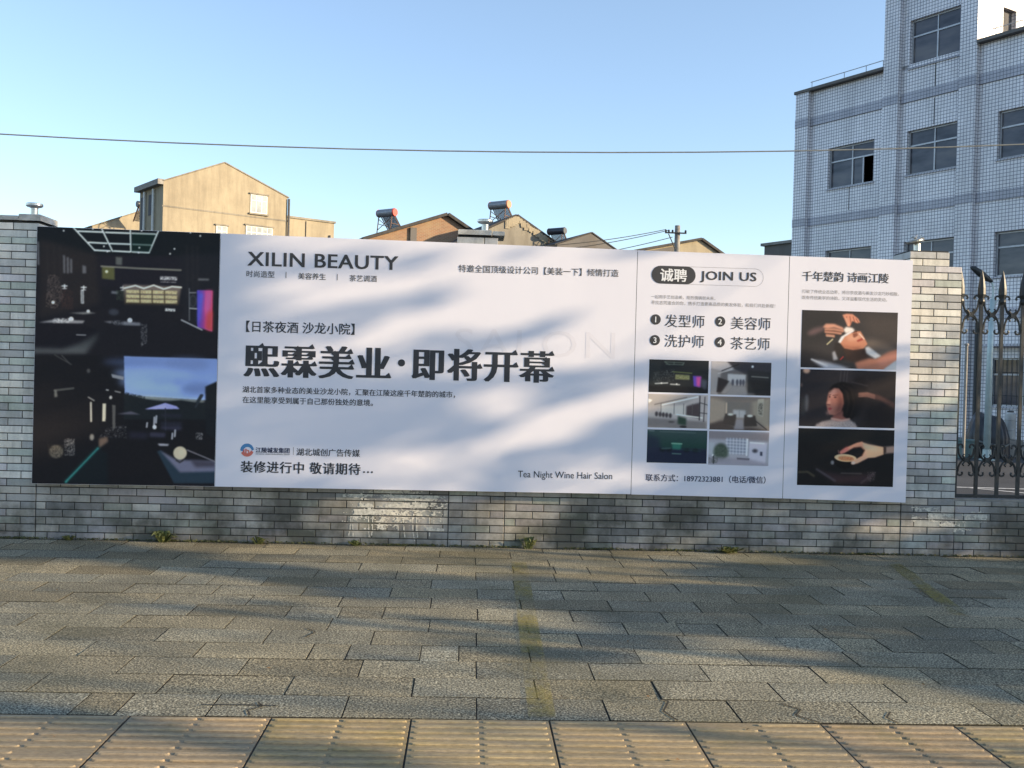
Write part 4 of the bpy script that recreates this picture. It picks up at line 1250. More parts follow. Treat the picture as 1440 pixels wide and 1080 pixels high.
p.ell((487, 708), .115, .040, (222, 190, 150), 1, 0, .06); p.ell((492, 712), .085, .027, (196, 140, 96), .95, 1, .06); p.speck([(440, 700), (540, 702), (540, 722), (450, 722)], (160, 80, 66), .25, 10)
p.ell((398, 742), .018, .022, (120, 122, 128), 1, 1)
p.poly([(745, 625), (820, 615), (820, 665), (755, 672)], (150, 128, 118), 1, 2); p.poly([(738, 625), (764, 622), (766, 664), (744, 672)], (58, 48, 46), 1, 1)  # sleeve edge and strap
p.poly([(590, 592), (640, 608), (745, 625), (748, 678), (690, 700), (630, 706), (600, 690), (618, 650), (596, 628)], (226, 176, 140), 1, 1)
p.poly([(600, 590), (560, 600), (480, 640), (446, 665), (450, 682), (480, 672), (540, 636), (590, 628), (614, 650)], (214, 150, 122), 1, 1)
p.poly([(500, 625), (470, 645), (444, 668), (450, 680), (480, 668), (510, 645)], (206, 104, 104), .7, 3)
p.poly([(625, 655), (600, 690), (545, 722), (528, 738), (535, 752), (570, 745), (640, 706)], (222, 170, 140), 1, 1); p.ell((540, 742), .022, .016, (236, 200, 184), .9, 1); p.poly([(600, 600), (680, 620), (740, 640), (680, 650), (620, 640)], (240, 200, 168), .6, 6)
p.line([(540, 636), (590, 628), (616, 652), (600, 690)], .010, (104, 58, 46), .6, 1); p.line([(436, 655), (440, 680)], .008, (170, 120, 110), .7); p.grain(2, 9)
p.mesh('photo_print', rect(2.928, 3.793, 0.625, 1.130), panel['poem'], np.array([1.25, 1.2, 1.15]))

# ------------------------------------------------------------------ iron fence
def make_fence(label):
    root = thing('iron_fence', label, 'fence', (4.41, 0.12, 0.522), group='iron fence bays between the piers')
    n, step, z0 = 18, 0.1955, 0.522
    for k in range(n):
        x = 0.052 + step * k
        b = MB()
        b.box(x - 0.0135, x + 0.0135, -0.0135, 0.0135, 0.0, 2.30 - z0)
        bar = b.build('bar', M['iron'], root)
        b = MB()                                        # long leaf-shaped spear point with its collar
        prof = [(0.019, 2.29), (0.032, 2.315), (0.030, 2.33), (0.022, 2.345), (0.036, 2.38), (0.034, 2.44), (0.022, 2.52), (0.003, 2.60)]
        b.lathe([(rr, z - z0) for rr, z in prof], x, 0, 0, 8)
        b.build('spear_point', M['iron'], bar)
    for zc, hh in ((2.195, 0.135), (0.865, 0.105)):
        for k in range(n - 1):
            xa = 0.052 + step * k
            xm = xa + step / 2
            b = MB()
            for sx in (-1, 1):
                for sz in (-1, 1):
                    # a C-scroll from the middle crossing out to the bar, ending in a curl
                    pts = []
                    for t in np.linspace(0, 1, 9):
                        a = t * math.pi / 2
                        px = xm + sx * (-0.018 + (step / 2 - 0.008) * math.sin(a) * 1.0)
                        pz = zc + sz * (-0.016 + hh * (1 - math.cos(a)) * 0.95 + 0.012 * t)
                        pts.append((px, 0.0, pz - z0))
                    pts.append((xm + sx * (step / 2 - 0.017), 0.0, zc + sz * (hh + 0.012) - z0))
                    ex, ez = xm + sx * (step / 2 - 0.045), zc + sz * (hh + 0.018)
                    for t in np.linspace(0.0, 1.0, 6):
                        a = math.pi * 1.25 * t
                        pts.append((ex + sx * 0.022 * math.cos(a), 0.0, ez + sz * 0.020 * math.sin(a) - z0))
                    b.tube(pts, 0.0095, 6)
                    b.tube([(xm, -0.006, zc - z0), (xm + sx * 0.035, -0.006, zc + sz * 0.04 - z0), (xm + sx * 0.02, -0.006, zc + sz * 0.052 - z0)], 0.009, 5)
            b.box(xm - 0.02, xm + 0.02, -0.014, 0.014, zc - 0.02 - z0, zc + 0.02 - z0)
            b.build('scroll', M['iron'], root)
    b = MB()
    b.box(0.0, step * n - 0.05 + 0.1, -0.018, 0.018, 0.004, 0.03)
    b.build('bottom_rail', M['iron'], root)
    return root
make_fence('black iron fence with spear points and scrollwork right of the sunlit brick pier')

# ------------------------------------------------------------------ tiled office building
# local axes: x along the facade (towards the street), y into the building, z up
OFF_LOC = (10.229, 22.743, 0.0)
OFF_ROT = -math.radians(60.4)
office = thing('office_building', 'white tiled three storey office building with a taller stair tower, behind the fence', 'building', OFF_LOC, OFF_ROT)
LEN, DEPTH, ROOF = 15.5, 11.0, 10.56

def wall_grid(mb, x0, x1, z0, z1, holes, y0, y1):
    xs = sorted({x0, x1, *[v for h in holes for v in h[:2]]}); zs = sorted({z0, z1, *[v for h in holes for v in h[2:]]})
    for a, b in zip(xs, xs[1:]):
        # join cells that are solid one above the other
        run = None
        for c, d in zip(zs, zs[1:]):
            solid = not any(h[0] <= (a + b) / 2 <= h[1] and h[2] <= (c + d) / 2 <= h[3] for h in holes)
            if solid:
                run = (run[0], d) if run else (c, d)
            if not solid or d == zs[-1]:
                if run:
                    mb.box(a, b, y0, y1, run[0], run[1])
                run = None if not solid else run

WIN = [(1.22, 2.90), (4.02, 5.67), (6.77, 8.45), (9.55, 11.2), (12.3, 13.95)]
ROWS = [(1.02, 2.27), (4.38, 5.54), (7.43, 8.68)]
holes = [(a, b, c, d) for a, b in WIN for c, d in ROWS]
TW = (3.27, 6.22)
b = MB()
wall_grid(b, 0.0, LEN, 0.0, ROOF, holes, 0.0, 0.30)
b.box(0.0, 0.3, 0.301, DEPTH, 0.0, ROOF)                       # left end wall
b.box(LEN - 0.3, LEN, 0.301, DEPTH, 0.0, ROOF)
b.box(0.301, LEN - 0.301, DEPTH - 0.3, DEPTH, 0.0, ROOF)
b.build('wall', M['tile'], office)
b = MB()
th = [(4.02, 5.66, 10.45, 11.80)]
wall_grid(b, TW[0], TW[1], ROOF + 0.002, 14.3, th, 0.0, 0.28)
b.box(TW[0], TW[0] + 0.28, 0.281, 5.2, ROOF + 0.002, 14.3)
wall_y = [(0.281, 0.95), (1.55, 5.2)]
for ya, yb in wall_y:
    b.box(TW[1] - 0.28, TW[1], ya, yb, ROOF + 0.002, 14.3)
b.box(TW[1] - 0.28, TW[1], 0.951, 1.549, 11.75, 14.3)
b.box(TW[0] + 0.281, TW[1] - 0.281, 4.92, 5.2, ROOF + 0.002, 14.3)
b.box(TW[0] - 0.1, TW[1] + 0.1, -0.1, 5.3, 14.302, 14.45)
b.build('stair_tower', M['tile'], office)
for x in (0.0, 3.28, 5.70, 8.75, 11.45, LEN - 0.52):
    b = MB()
    top = 14.25 if x in (3.28, 5.70) else ROOF - 0.003
    b.box(x, x + 0.51, -0.16, -0.001, 0.0, top)
    b.build('pilaster', M['tile'], office)
XS = [(0.512, 3.278), (3.792, 5.698), (6.212, 8.748), (9.262, 11.448), (11.962, LEN - 0.522)]
for z in (3.42, 6.50, 9.62):
    b = MB()
    for a, c in XS:
        b.box(a, c, -0.035, -0.001, z - 0.13, z + 0.13)
    for x in (0.0, 3.28, 5.70, 8.75, 11.45, LEN - 0.52):
        b.box(x - 0.004, x + 0.514, -0.172, -0.1605, z - 0.13, z + 0.13)
    b.build('belt_course', M['tile_dark'], office)
b = MB()
for a, c in ((-0.05, 3.268), (6.222, LEN + 0.05)):
    b.box(a, c, -0.2, 0.34, ROOF + 0.002, ROOF + 0.09)
b.box(-0.05, 0.34, 0.342, DEPTH, ROOF + 0.002, ROOF + 0.09)
b.build('parapet_coping', M['plaster_dark'], office)
b = MB()
b.box(0.31, LEN - 0.31, 0.31, DEPTH - 0.31, ROOF - 0.6, ROOF - 0.5)
b.build('roof', M['concrete'], office)
b = MB()
for z in (3.25, 6.4):
    b.box(0.31, LEN - 0.31, 0.31, DEPTH - 0.31, z - 0.1, z)
b.box(0.31, LEN - 0.31, 3.4, 3.5, 0.0, ROOF - 0.61)
b.build('interior', M['dark_room'], office)
b = MB()                                                       # wire rail on the low roof
for x in (0.45, 1.7, 2.5, 3.1):
    b.tube([(x, 0.05, ROOF + 0.09), (x, 0.05, ROOF + 0.36)], 0.012, 6)
b.tube([(0.4, 0.05, ROOF + 0.34), (3.25, 0.05, ROOF + 0.36)], 0.012, 6)
for x in (6.6, 8.0, 9.4, 10.8):
    b.tube([(x, 0.05, ROOF + 0.09), (x, 0.05, ROOF + 0.36)], 0.012, 6)
b.tube([(6.5, 0.05, ROOF + 0.34), (LEN, 0.05, ROOF + 0.36)], 0.012, 6)
b.build('roof_rail', M['frame_alu'], office)
M['blind'] = plain('grey_window_blind', (0.20, 0.19, 0.18), 0.8, var=0.35, scale=2.0, stretch=(0.3, 1, 6))
rw = random.Random(3)
def office_window(a, c, z0, z1, k):
    b = MB()
    y0, y1 = 0.10, 0.16
    zm = z0 + (z1 - z0) * 0.66
    f = 0.045
    b.box(a + .002, a + f, y0, y1, z0 + .002, z1 - .002); b.box(c - f, c - .002, y0, y1, z0 + .002, z1 - .002)
    b.box(a + f, c - f, y0, y1, z0 + .002, z0 + f); b.box(a + f, c - f, y0, y1, z1 - f, z1 - .002)
    b.box(a + f, c - f, y0 + .002, y1 - .002, zm - 0.022, zm + 0.022)
    xm = (a + c) / 2
    b.box(xm - 0.022, xm + 0.022, y0 + .004, y1 - .004, z0 + f, zm - 0.022); b.box(xm - 0.016, xm + 0.016, y0 + .004, y1 - .004, zm + 0.022, z1 - f)
    fr = b.build('window', M['frame_alu'], office)
    g = MB()
    openp = (k == 0)
    if openp:
        g.box(a + f, xm - 0.02, 0.128, 0.134, z0 + f, zm - .022); g.box(xm + 0.02, xm + 0.36, 0.138, 0.144, z0 + f, zm - .022)
        g.box(a + f, c - f, 0.128, 0.134, zm + .022, z1 - f)
        b2 = MB(); b2.box(xm + 0.36, xm + 0.40, 0.12, 0.15, z0 + f, zm - .022); b2.build('sash_edge', M['frame_alu'], fr)
    else:
        g.box(a + f, c - f, 0.128, 0.134, z0 + f, zm - .022); g.box(a + f, c - f, 0.128, 0.134, zm + .022, z1 - f)
    g.build('pane', M['glass'], fr)
    if k % 3 != 0:
        g = MB(); h = rw.uniform(0.3, 0.75)
        g.box(a + .03, c - .03, 0.24, 0.26, z1 - (z1 - z0) * h, z1)
        g.build('blind', M['blind'], fr)
    s = MB(); s.box(a - 0.03, c + 0.03, -0.045, 0.099, z0 - 0.045, z0 - 0.0015)
    s.build('sill', M['tile_dark'], fr)
k = 0
for zi, (c, d) in enumerate(reversed(ROWS)):
    for (a, e) in WIN:
        office_window(a, e, c, d, k); k += 1
office_window(4.02, 5.66, 10.45, 11.80, 4)
b = MB()                                                       # dark doorway on the tower's sunny flank
b.box(TW[1] - 0.2, TW[1] - 0.14, 0.952, 1.548, ROOF + 0.002, 11.748)
b.build('tower_door', M['dark_room'], office)
b = MB()
for x, z0, z1, w in ((2.04, 6.7, 7.38, .02), (4.86, 9.75, 10.4, .03), (4.86, 8.72, 9.45, .022), (2.1, 4.0, 4.33, .02)):
    b = MB(); b.box(x, x + w, -0.003, -0.0005, z0, z1)
    b.build('water_stain', M['mortar'], office)
b = MB()
b.tube([(6.42, -0.08, 0.0), (6.42, -0.08, 3.2)], 0.05, 10)
b.build('downpipe', M['iron'], office)
b = MB()
for x in np.arange(6.9, 8.45, 0.13):
    b.tube([(x, -0.06, 1.04), (x, -0.06, 2.25)], 0.008, 6)
for z in (1.3, 1.9):
    b.tube([(6.78, -0.06, z), (8.44, -0.06, z)], 0.008, 6)
b.build('window_grille', M['iron'], office)
b = MB()
b.box(6.68, 8.55, -0.42, -0.04, 2.56, 2.62)
b.build('window_canopy', M['tile_dark'], office)
b = MB()
b.box(0.4, LEN, -1.3, -0.17, 0.0, 0.16)
b.build('entrance_plinth', M['concrete'], office)
# low annex whose grey corner shows left of the office
an = thing('rear_annex', 'narrow plain grey block just left of the office building', 'building', (10.9, 27.0, 0), OFF_ROT)
b = MB(); b.box(-0.55, 3.0, 0, 4, 0, 6.4); b.build('wall', M['plaster_dark'], an)
b = MB(); b.box(-0.65, 3.1, -0.1, 4.1, 6.402, 6.5); b.build('roof', M['concrete'], an)

# ------------------------------------------------------------------ things in the yard
lp = thing('street_lamp', 'pale street lamp with a curved arm, seen through the fence', 'street lamp', (10.80, 11.62, 0))
b = MB(); b.tube([(0, 0, 0), (0, 0, 2.2), (0.02, 0, 3.35)], [0.075, 0.062, 0.05], 12); b.build('pole', M_pole := plain('pale_green_pole', (0.42, 0.52, 0.52), 0.4, metal=0.2, var=0.15), lp, smooth=True)
b = MB(); b.lathe([(0.16, 0), (0.16, 0.02), (0.09, 0.03), (0.085, 0.22)], seg=14); b.build('base_collar', M_pole, lp)
b = MB()
pts = [(0.02, 0, 3.3)] + [(0.02 + 0.12 * math.sin(t) - 0.10 * t, 0, 3.3 + 0.42 * math.sin(t * 0.8)) for t in np.linspace(0.2, 1.9, 9)]
b.tube(pts, 0.022, 8); b.tube([(0.02, 0, 3.18), (0.16, 0, 3.36), (0.12, 0, 3.58)], 0.012, 6)
b.build('arm', M_pole, lp, smooth=True)
b = MB()
b.tube([(0.0, 0, 3.70), (-0.10, 0, 3.76), (-0.26, 0, 3.87), (-0.40, 0, 3.97), (-0.47, 0, 3.99)], [0.025, 0.06, 0.075, 0.055, 0.02], 10)
b.build('lamp_head', M['iron'], lp, smooth=True)

pst = thing('thin_post', 'thin pale post seen just right of the brick pier, left of the street lamp', 'post', (10.07, 11.16, 0))
b = MB(); b.tube([(0, 0, 0), (0, 0, 2.35)], 0.03, 10); b.lathe([(0.045, 2.35), (0.045, 2.38), (0.01, 2.40)], seg=12)
b.build('shaft', M['concrete'], pst)

M['tarp'] = plain('black_tarpaulin', (0.028, 0.03, 0.036), 0.35, var=0.4, scale=5)
tp = thing('tarp_covered_scooter', 'dark tarpaulin draped over something bulky beside the office wall', 'covered bundle', (11.32, 12.6, 0), -0.5)
b = MB()
nu, nv = 72, 12
vs = []
rt = random.Random(5)
ph = [rt.uniform(0, 6.28) for _ in range(4)]
for j in range(nv + 1):
    f = j / nv
    z = 0.86 * (1 - f ** 1.6) + 0.02
    for i in range(nu):
        a = 2 * math.pi * i / nu
        fold = 1 + (0.10 * math.sin(13 * a + ph[0]) + 0.06 * math.sin(21 * a + ph[1])) * f
        rx = (0.20 + 0.20 * min(1, f * 1.5) ** 0.6) * fold * (0.05 if j == 0 else 1)
        ry = (0.12 + 0.26 * min(1, f * 1.5) ** 0.6) * fold * (0.05 if j == 0 else 1)
        vs.append((rx * math.cos(a), ry * math.sin(a), z + (0.12 * math.exp(-((a - 2.6) / 0.8) ** 2) * (1 - f) if j else 0.04)))
fs = [(j * nu + i, (j + 1) * nu + i, (j + 1) * nu + (i + 1) % nu, j * nu + (i + 1) % nu) for j in range(nv) for i in range(nu)]
b.add(vs, fs + [tuple(range(nu))])
b.build('tarpaulin', M['tarp'], tp, smooth=True)
b = MB()
for q in range(3):
    b.tube([(0.43 * math.cos(t) * (1 + .01 * q), 0.41 * math.sin(t), 0.30 + 0.05 * math.sin(2 * t) + .012 * q) for t in np.linspace(0, 6.28, 24)], 0.008, 5)
b.build('tie_rope', M['cable'], tp)

bn = thing('teal_bin', 'dull teal plastic tub on the ground left of the dark tarpaulin', 'tub', (10.58, 12.1, 0))
b = MB(); b.lathe([(0.17, 0), (0.20, 0.34), (0.215, 0.36), (0.215, 0.39), (0.195, 0.39), (0.185, 0.36), (0.02, 0.34)], seg=22)
b.build('tub_body', plain('teal_plastic', (0.10, 0.17, 0.17), 0.5, var=0.2), bn, smooth=False)
b = MB()
for s_ in (-1, 1):
    b.tube([(s_ * 0.21, -0.06, 0.30), (s_ * 0.25, -0.05, 0.30), (s_ * 0.25, 0.05, 0.30), (s_ * 0.21, 0.06, 0.30)], 0.012, 6)
b.build('handle', M['iron'], bn)

bk = thing('white_drum', 'tall whitish drum standing by the office wall right of the dark tarpaulin', 'drum', (11.98, 12.9, 0))
b = MB(); b.lathe([(0.10, 0.0), (0.115, 0.02), (0.11, 0.2), (0.118, 0.21), (0.11, 0.23), (0.11, 0.42), (0.118, 0.43), (0.112, 0.56), (0.08, 0.60)], cz=0.37, seg=22)
b.build('drum_body', plain('dirty_white_plastic', (0.42, 0.42, 0.40), 0.5, var=0.25, stretch=(1, 1, 0.3)), bk, smooth=False)
b = MB(); b.lathe([(0.06, 0.97), (0.07, 0.975), (0.07, 1.0), (0.02, 1.01)], seg=18); b.build('lid', M['tarp'], bk)
b = MB(); b.box(-0.2, 0.2, -0.2, 0.2, 0.0, 0.365); b.build('block', M['concrete'], bk)

# ------------------------------------------------------------------ houses far behind
def gable_house(label, loc, rotz, prof, length, wall_mat, roof_mat, over=0.25, thick=0.14, cat='house', front_over=0.12):
    """prof: gable outline (x, z) from left eave over the ridge to the right eave; walls go down to the ground"""
    h = thing('gabled_house', label, cat, (loc[0], loc[1], 0), rotz, 'gabled houses beyond the wall')
    b = MB()
    pts = [(prof[0][0], 0, 0)] + [(prof[-1][0], 0, 0)] + [(x, 0, z) for x, z in reversed(prof)]
    b.prism([(x, 0, z) for x, _, z in pts], (0, length, 0))
    b.build('wall', wall_mat, h)
    b = MB()
    for (x0, z0), (x1, z1) in zip(prof, prof[1:]):
        d = Vector((x1 - x0, 0, z1 - z0)).normalized()
        n = Vector((-d.z, 0, d.x)); n = n if n.z > 0 else -n
        rising = z1 > z0
        a = Vector((x0, 0, z0)) - (d * over if rising else Vector((0, 0, 0)))
        c = Vector((x1, 0, z1)) + (d * over if not rising else Vector((0, 0, 0)))
        lo, hi = 0.015, thick
        q = [a + n * lo, c + n * lo, c + n * hi, a + n * hi]
        b.prism([(p.x, -front_over, p.z) for p in q], (0, length + 2 * front_over, 0))
    b.build('roof', roof_mat, h)
    return h

def house_window(h, x0, x1, z0, z1, bars, name='window'):
    b = MB()
    f = 0.07
    b.box(x0, x0 + f, -0.05, 0.0, z0, z1); b.box(x1 - f, x1, -0.05, 0.0, z0, z1); b.box(x0 + f, x1 - f, -0.05, 0, z0, z0 + f); b.box(x0 + f, x1 - f, -0.05, 0, z1 - f, z1)
    for k in range(1, bars):
        x = x0 + (x1 - x0) * k / bars
        b.box(x - 0.035, x + 0.035, -0.045, -0.002, z0 + f, z1 - f)
    zm = z0 + (z1 - z0) * 0.68
    b.box(x0 + f, x1 - f, -0.04, -0.004, zm - 0.03, zm + 0.03)
    w = b.build(name, M['white_frame'], h)
    b = MB(); b.box(x0 + f, x1 - f, -0.03, -0.006, z0 + f, z1 - f); b.build('pane', M['house_glass'], w)
    b = MB(); b.box(x0 - 0.1, x1 + 0.1, -0.16, -0.001, z0 - 0.12, z0 - 0.002); b.box(x0 - 0.1, x1 + 0.1, -0.14, -0.001, z1 + 0.002, z1 + 0.1); b.build('sill', M['plaster_old'], w)
M['white_frame'] = plain('white_window_frame', (0.62, 0.64, 0.62), 0.5, var=0.1)
M['house_glass'] = plain('curtained_glass', (0.33, 0.36, 0.36), 0.15, var=0.45, scale=0.8)

a36 = math.radians(36)
A = gable_house('tall sand coloured rendered house with a pointed gable, on the left above the dark panel', (-22.09, 64.2), a36,
                [(0, 14.55), (4.49, 16.5), (9.6, 14.60)], 5.0, M['plaster'], M['plaster_old'], over=0.1, thick=0.10, front_over=0.05)
house_window(A, 6.57, 7.92, 13.1, 14.5, 3)
house_window(A, 6.25, 8.4, 10.6, 12.12, 5)
house_window(A, 3.95, 4.8, 10.6, 11.86, 2)
b = MB(); b.box(-0.06, 9.66, -0.025, -0.001, 12.75, 12.86); b.build('string_course', M['plaster_old'], A)
b = MB(); b.box(-0.42, -0.002, -0.05, 5.1, 14.32, 14.70); b.build('eave_slab', M['concrete'], A)
b = MB()
for y in (1.7, 3.6):
    b.tube([(-0.14, y, 0), (-0.14, y, 14.2)], 0.09, 8)
b.build('drainpipe', M['white_frame'], A)
b = MB(); b.box(-0.03, -0.001, 2.1, 3.0, 12.4, 13.9); b.box(-0.03, -0.001, 3.9, 4.7, 9.0, 13.9); b.build('stair_opening', M['dark_room'], A)
b = MB(); b.tube([(9.68, -0.1, 0), (9.68, -0.1, 14.5)], 0.09, 8); b.build('downpipe', M['dark_room'], A)

fl = thing('flat_roof_annex', 'low flat roofed sand coloured block joined to the right of the tall gabled house', 'building', (-22.09, 64.2, 0), a36)
b = MB(); b.box(9.75, 14.1, 0.8, 7.0, 0, 13.2); b.build('wall', M['plaster'], fl)
b = MB(); b.box(9.75, 14.2, 0.7, 7.1, 13.202, 13.36); b.build('parapet', M['plaster_old'], fl)
b = MB(); b.tube([(13.7, 0.72, 9), (13.7, 0.72, 12.2)], 0.07, 8); b.tube([(11.6, 0.76, 9), (11.6, 0.76, 13.1)], 0.03, 6); b.build('drainpipe', M['dark_room'], fl)
b = MB(); b.box(13.3, 14.6, 0.1, 0.78, 11.55, 11.68); b.build('canopy', M['roof_tile'], fl)

A2 = gable_house('pale gable end rising behind the left side of the tall house', (-35.73, 87.85), a36, [(0, 14.3), (6.2, 17.0), (12, 14.5)], 8, M['plaster'], M['plaster_old'], over=0.1, thick=0.1)
def solar_heater(label, loc, rotz, cap, size=1.0, dark=False):
    h = thing('solar_water_heater', label, 'solar heater', loc, rotz, 'solar water heaters on the roofs')
    s = size
    b = MB(); b.tube([(-0.72 * s, 0, 1.28 * s), (0.72 * s, 0, 1.28 * s)], 0.27 * s, 18); b.build('tank', M['tank_dark'] if dark else M['tank'], h)
    b = MB(); b.tube([(0.722 * s, 0, 1.28 * s), (0.80 * s, 0, 1.28 * s)], [0.285 * s, 0.25 * s], 18); b.tube([(-0.722 * s, 0, 1.28 * s), (-0.78 * s, 0, 1.28 * s)], [0.285 * s, 0.25 * s], 18); b.build('end_cap', cap, h)
    b = MB()
    for x in (-0.6, 0.6):
        b.tube([(x * s, -0.12 * s, 1.06 * s), (x * s, -0.28 * s, -0.1)], 0.035 * s, 6); b.tube([(x * s, 0.12 * s, 1.06 * s), (x * s, 1.15 * s, -0.1)], 0.035 * s, 6)
        b.tube([(x * s, -0.2 * s, 0.55 * s), (x * s, 0.6 * s, 0.5 * s)], 0.025 * s, 6)
    b.tube([(-0.6 * s, -0.25 * s, 0.1), (0.6 * s, -0.2 * s, 0.9 * s)], 0.025 * s, 6); b.tube([(0.6 * s, -0.25 * s, 0.1), (-0.6 * s, -0.2 * s, 0.9 * s)], 0.025 * s, 6)
    b.build('stand', M['tank_frame'], h)
    b = MB()
    for k in range(14):
        x = (-0.58 + 1.16 * k / 13) * s
        b.tube([(x, 0.2 * s, 1.12 * s), (x, 1.2 * s, -0.02)], 0.029 * s, 6)
    b.build('vacuum_tubes', M['tank_dark'], h)
    return h
M['tank'] = plain('dull_steel_tank', (0.26, 0.27, 0.29), 0.45, metal=0.4, var=0.2)
M['tank_dark'] = plain('dark_glass_tubes', (0.03, 0.035, 0.05), 0.3, var=0.3)
M['tank_frame'] = plain('rusty_stand', (0.14, 0.085, 0.06), 0.8, var=0.4)
M['cap_red'] = plain('red_end_cap', (0.55, 0.07, 0.05), 0.5, var=0.2)
M['cap_orange'] = plain('faded_orange_end_cap', (0.55, 0.22, 0.12), 0.5, var=0.2)
M['cap_grey'] = plain('grey_end_cap', (0.07, 0.075, 0.085), 0.5, var=0.2)

a20 = math.radians(20)
B = gable_house('brown house with a bare red brick gable, left of the largest solar heater', (-3.89, 53.39), a20, [(-2.6, 9.38), (2.39, 11.2), (3.80, 10.42), (4.6, 9.9)], 6, M['red_brick'], M['roof_tile'], over=0.3, thick=0.2, front_over=0.3)
b = MB(); b.box(0.05, 0.45, -0.14, -0.001, 0, 10.3); b.build('pilaster', M['plaster_dark'], B)
b = MB(); b.box(-2.55, 0.04, -0.02, -0.001, 0, 9.3); b.build('render_patch', M['plaster_old'], B)
Cc = gable_house('grey house with a streaked mossy gable behind the middle brick pier', (-1.02, 51.27), a20, [(0.2, 9.2), (3.93, 11.1), (6.9, 9.45)], 7, M['plaster_old'], M['roof_tile'], over=0.35, thick=0.13, front_over=0.05)
b = MB()
rr = random.Random(9)
for (x0, z0), (x1, z1) in (((3.93, 11.1), (6.9, 9.45)), ((3.3, 10.8), (3.93, 11.1))):
    n = 40
    for i in range(n):
        f = (i + rr.random()) / n
        x, z = x0 + (x1 - x0) * f, z0 + (z1 - z0) * f
        s = rr.uniform(0.05, 0.16)
        b.box(x - s, x + s, -0.06 - 0.02 * rr.random(), -0.055, z - 0.12 - s - rr.uniform(0, .25), z - 0.05 + s * .2)
b.build('crumbling_edge', M['plaster'], Cc)
b = MB(); b.box(5.2, 7.6, -0.6, -0.1, 9.15, 9.33); b.build('eave_ledge', M['plaster'], Cc)
Dd = gable_house('small dark grey gabled house right of the mossy gable', (5.14, 49.0), a20, [(-0.3, 8.98), (1.89, 9.79), (3.55, 8.9)], 6, M['plaster_dark'], M['roof_tile'], over=0.15, thick=0.08, front_over=0.05)
Ee = gable_house('low house with a long dark roof behind the utility pole', (10.52, 52.77), a20, [(-0.5, 9.15), (4.06, 10.2), (5.6, 9.40)], 6, M['plaster'], M['roof_tile'], over=0.3, thick=0.16, front_over=0.2)
b = MB(); b.prism([(-0.5, -0.05, 9.0), (2.2, -0.05, 9.0), (2.2, -0.05, 9.7), (-0.5, -0.05, 9.1)], (0, 0.04, 0)); b.build('painted_gable_shade', M['plaster_dark'], Ee)  # thin dark sheet: shade painted over the gable's left part

solar_heater('red capped solar heater on the roof of the red brick house', (-5.42, 54.9, 10.2), math.radians(-38), M['cap_red'], 0.92)
solar_heater('largest solar heater with an orange end cap, above the mossy gable', (1.66, 55.3, 10.95), math.radians(-38), M['cap_orange'], 0.96)
solar_heater('small dark solar heater at the left foot of the small dark gabled house', (5.15, 52.9, 9.3), math.radians(-38), M['cap_grey'], 0.78, True)
solar_heater('solar heater half hidden behind the left edge of the tall house', (-30.75, 87.6, 15.0), math.radians(40), M['cap_grey'], 1.1, True)

# ------------------------------------------------------------------ utility pole and cables
up = thing('utility_pole', 'concrete utility pole with a short crossarm and insulators above the join us panel', 'utility pole', (9.72, 38.75, 0))
b = MB(); b.tube([(0, 0, 0), (0, 0, 8.75)], [0.19, 0.125], 14); b.build('post', M['concrete'], up, smooth=False)
b = MB(); b.box(-0.62, 0.40, -0.18, -0.10, 8.35, 8.41); b.tube([(-0.45, -0.14, 8.33), (-0.1, -0.12, 7.6)], 0.025, 6); b.build('crossarm', M['iron'], up)
b = MB()
for x in (-0.58, -0.44, -0.26, 0.36):
    b.lathe([(0.03, 0), (0.055, 0.02), (0.042, 0.05), (0.055, 0.065), (0.04, 0.10), (0.02, 0.12)], x, -0.14, 8.41, 10)
b.build('insulator', M['iron'], up)
def cable(label, p, q, sag, rad, mat, group=None, n=28):
    b = MB()
    P, Q = Vector(p), Vector(q)
    c = (P + Q) / 2
    pts = []
    for i in range(n + 1):
        f = i / n
        v = P.lerp(Q, f) - c
        pts.append((v.x, v.y, v.z - sag * 4 * f * (1 - f)))
    b.tube(pts, rad, 6)
    o = b.build('overhead_cable', mat); o.location = c
    return tag(o, label, 'cable', group)
cable('single pale cable sagging right across the sky and in front of the office', (-34.0, 4.0, 8.0), (33.0, 4.0, 9.2), 4.25, 0.0085, M['cable'], n=60)
for i, (z, zz, x) in enumerate(((8.55, 7.4, -0.58), (8.52, 7.15, -0.44), (8.2, 6.7, -0.26))):
    cable(['uppermost of the thin wires running left from the utility pole', 'middle of the thin wires running left from the utility pole', 'lowest of the thin wires running left from the utility pole'][i],
          (9.72 + x, 38.61, z - 0.02), (0.0, 36.0 + i, zz - 0.35), 0.25, 0.017, M['cable_dark'], 'wires of the utility pole')

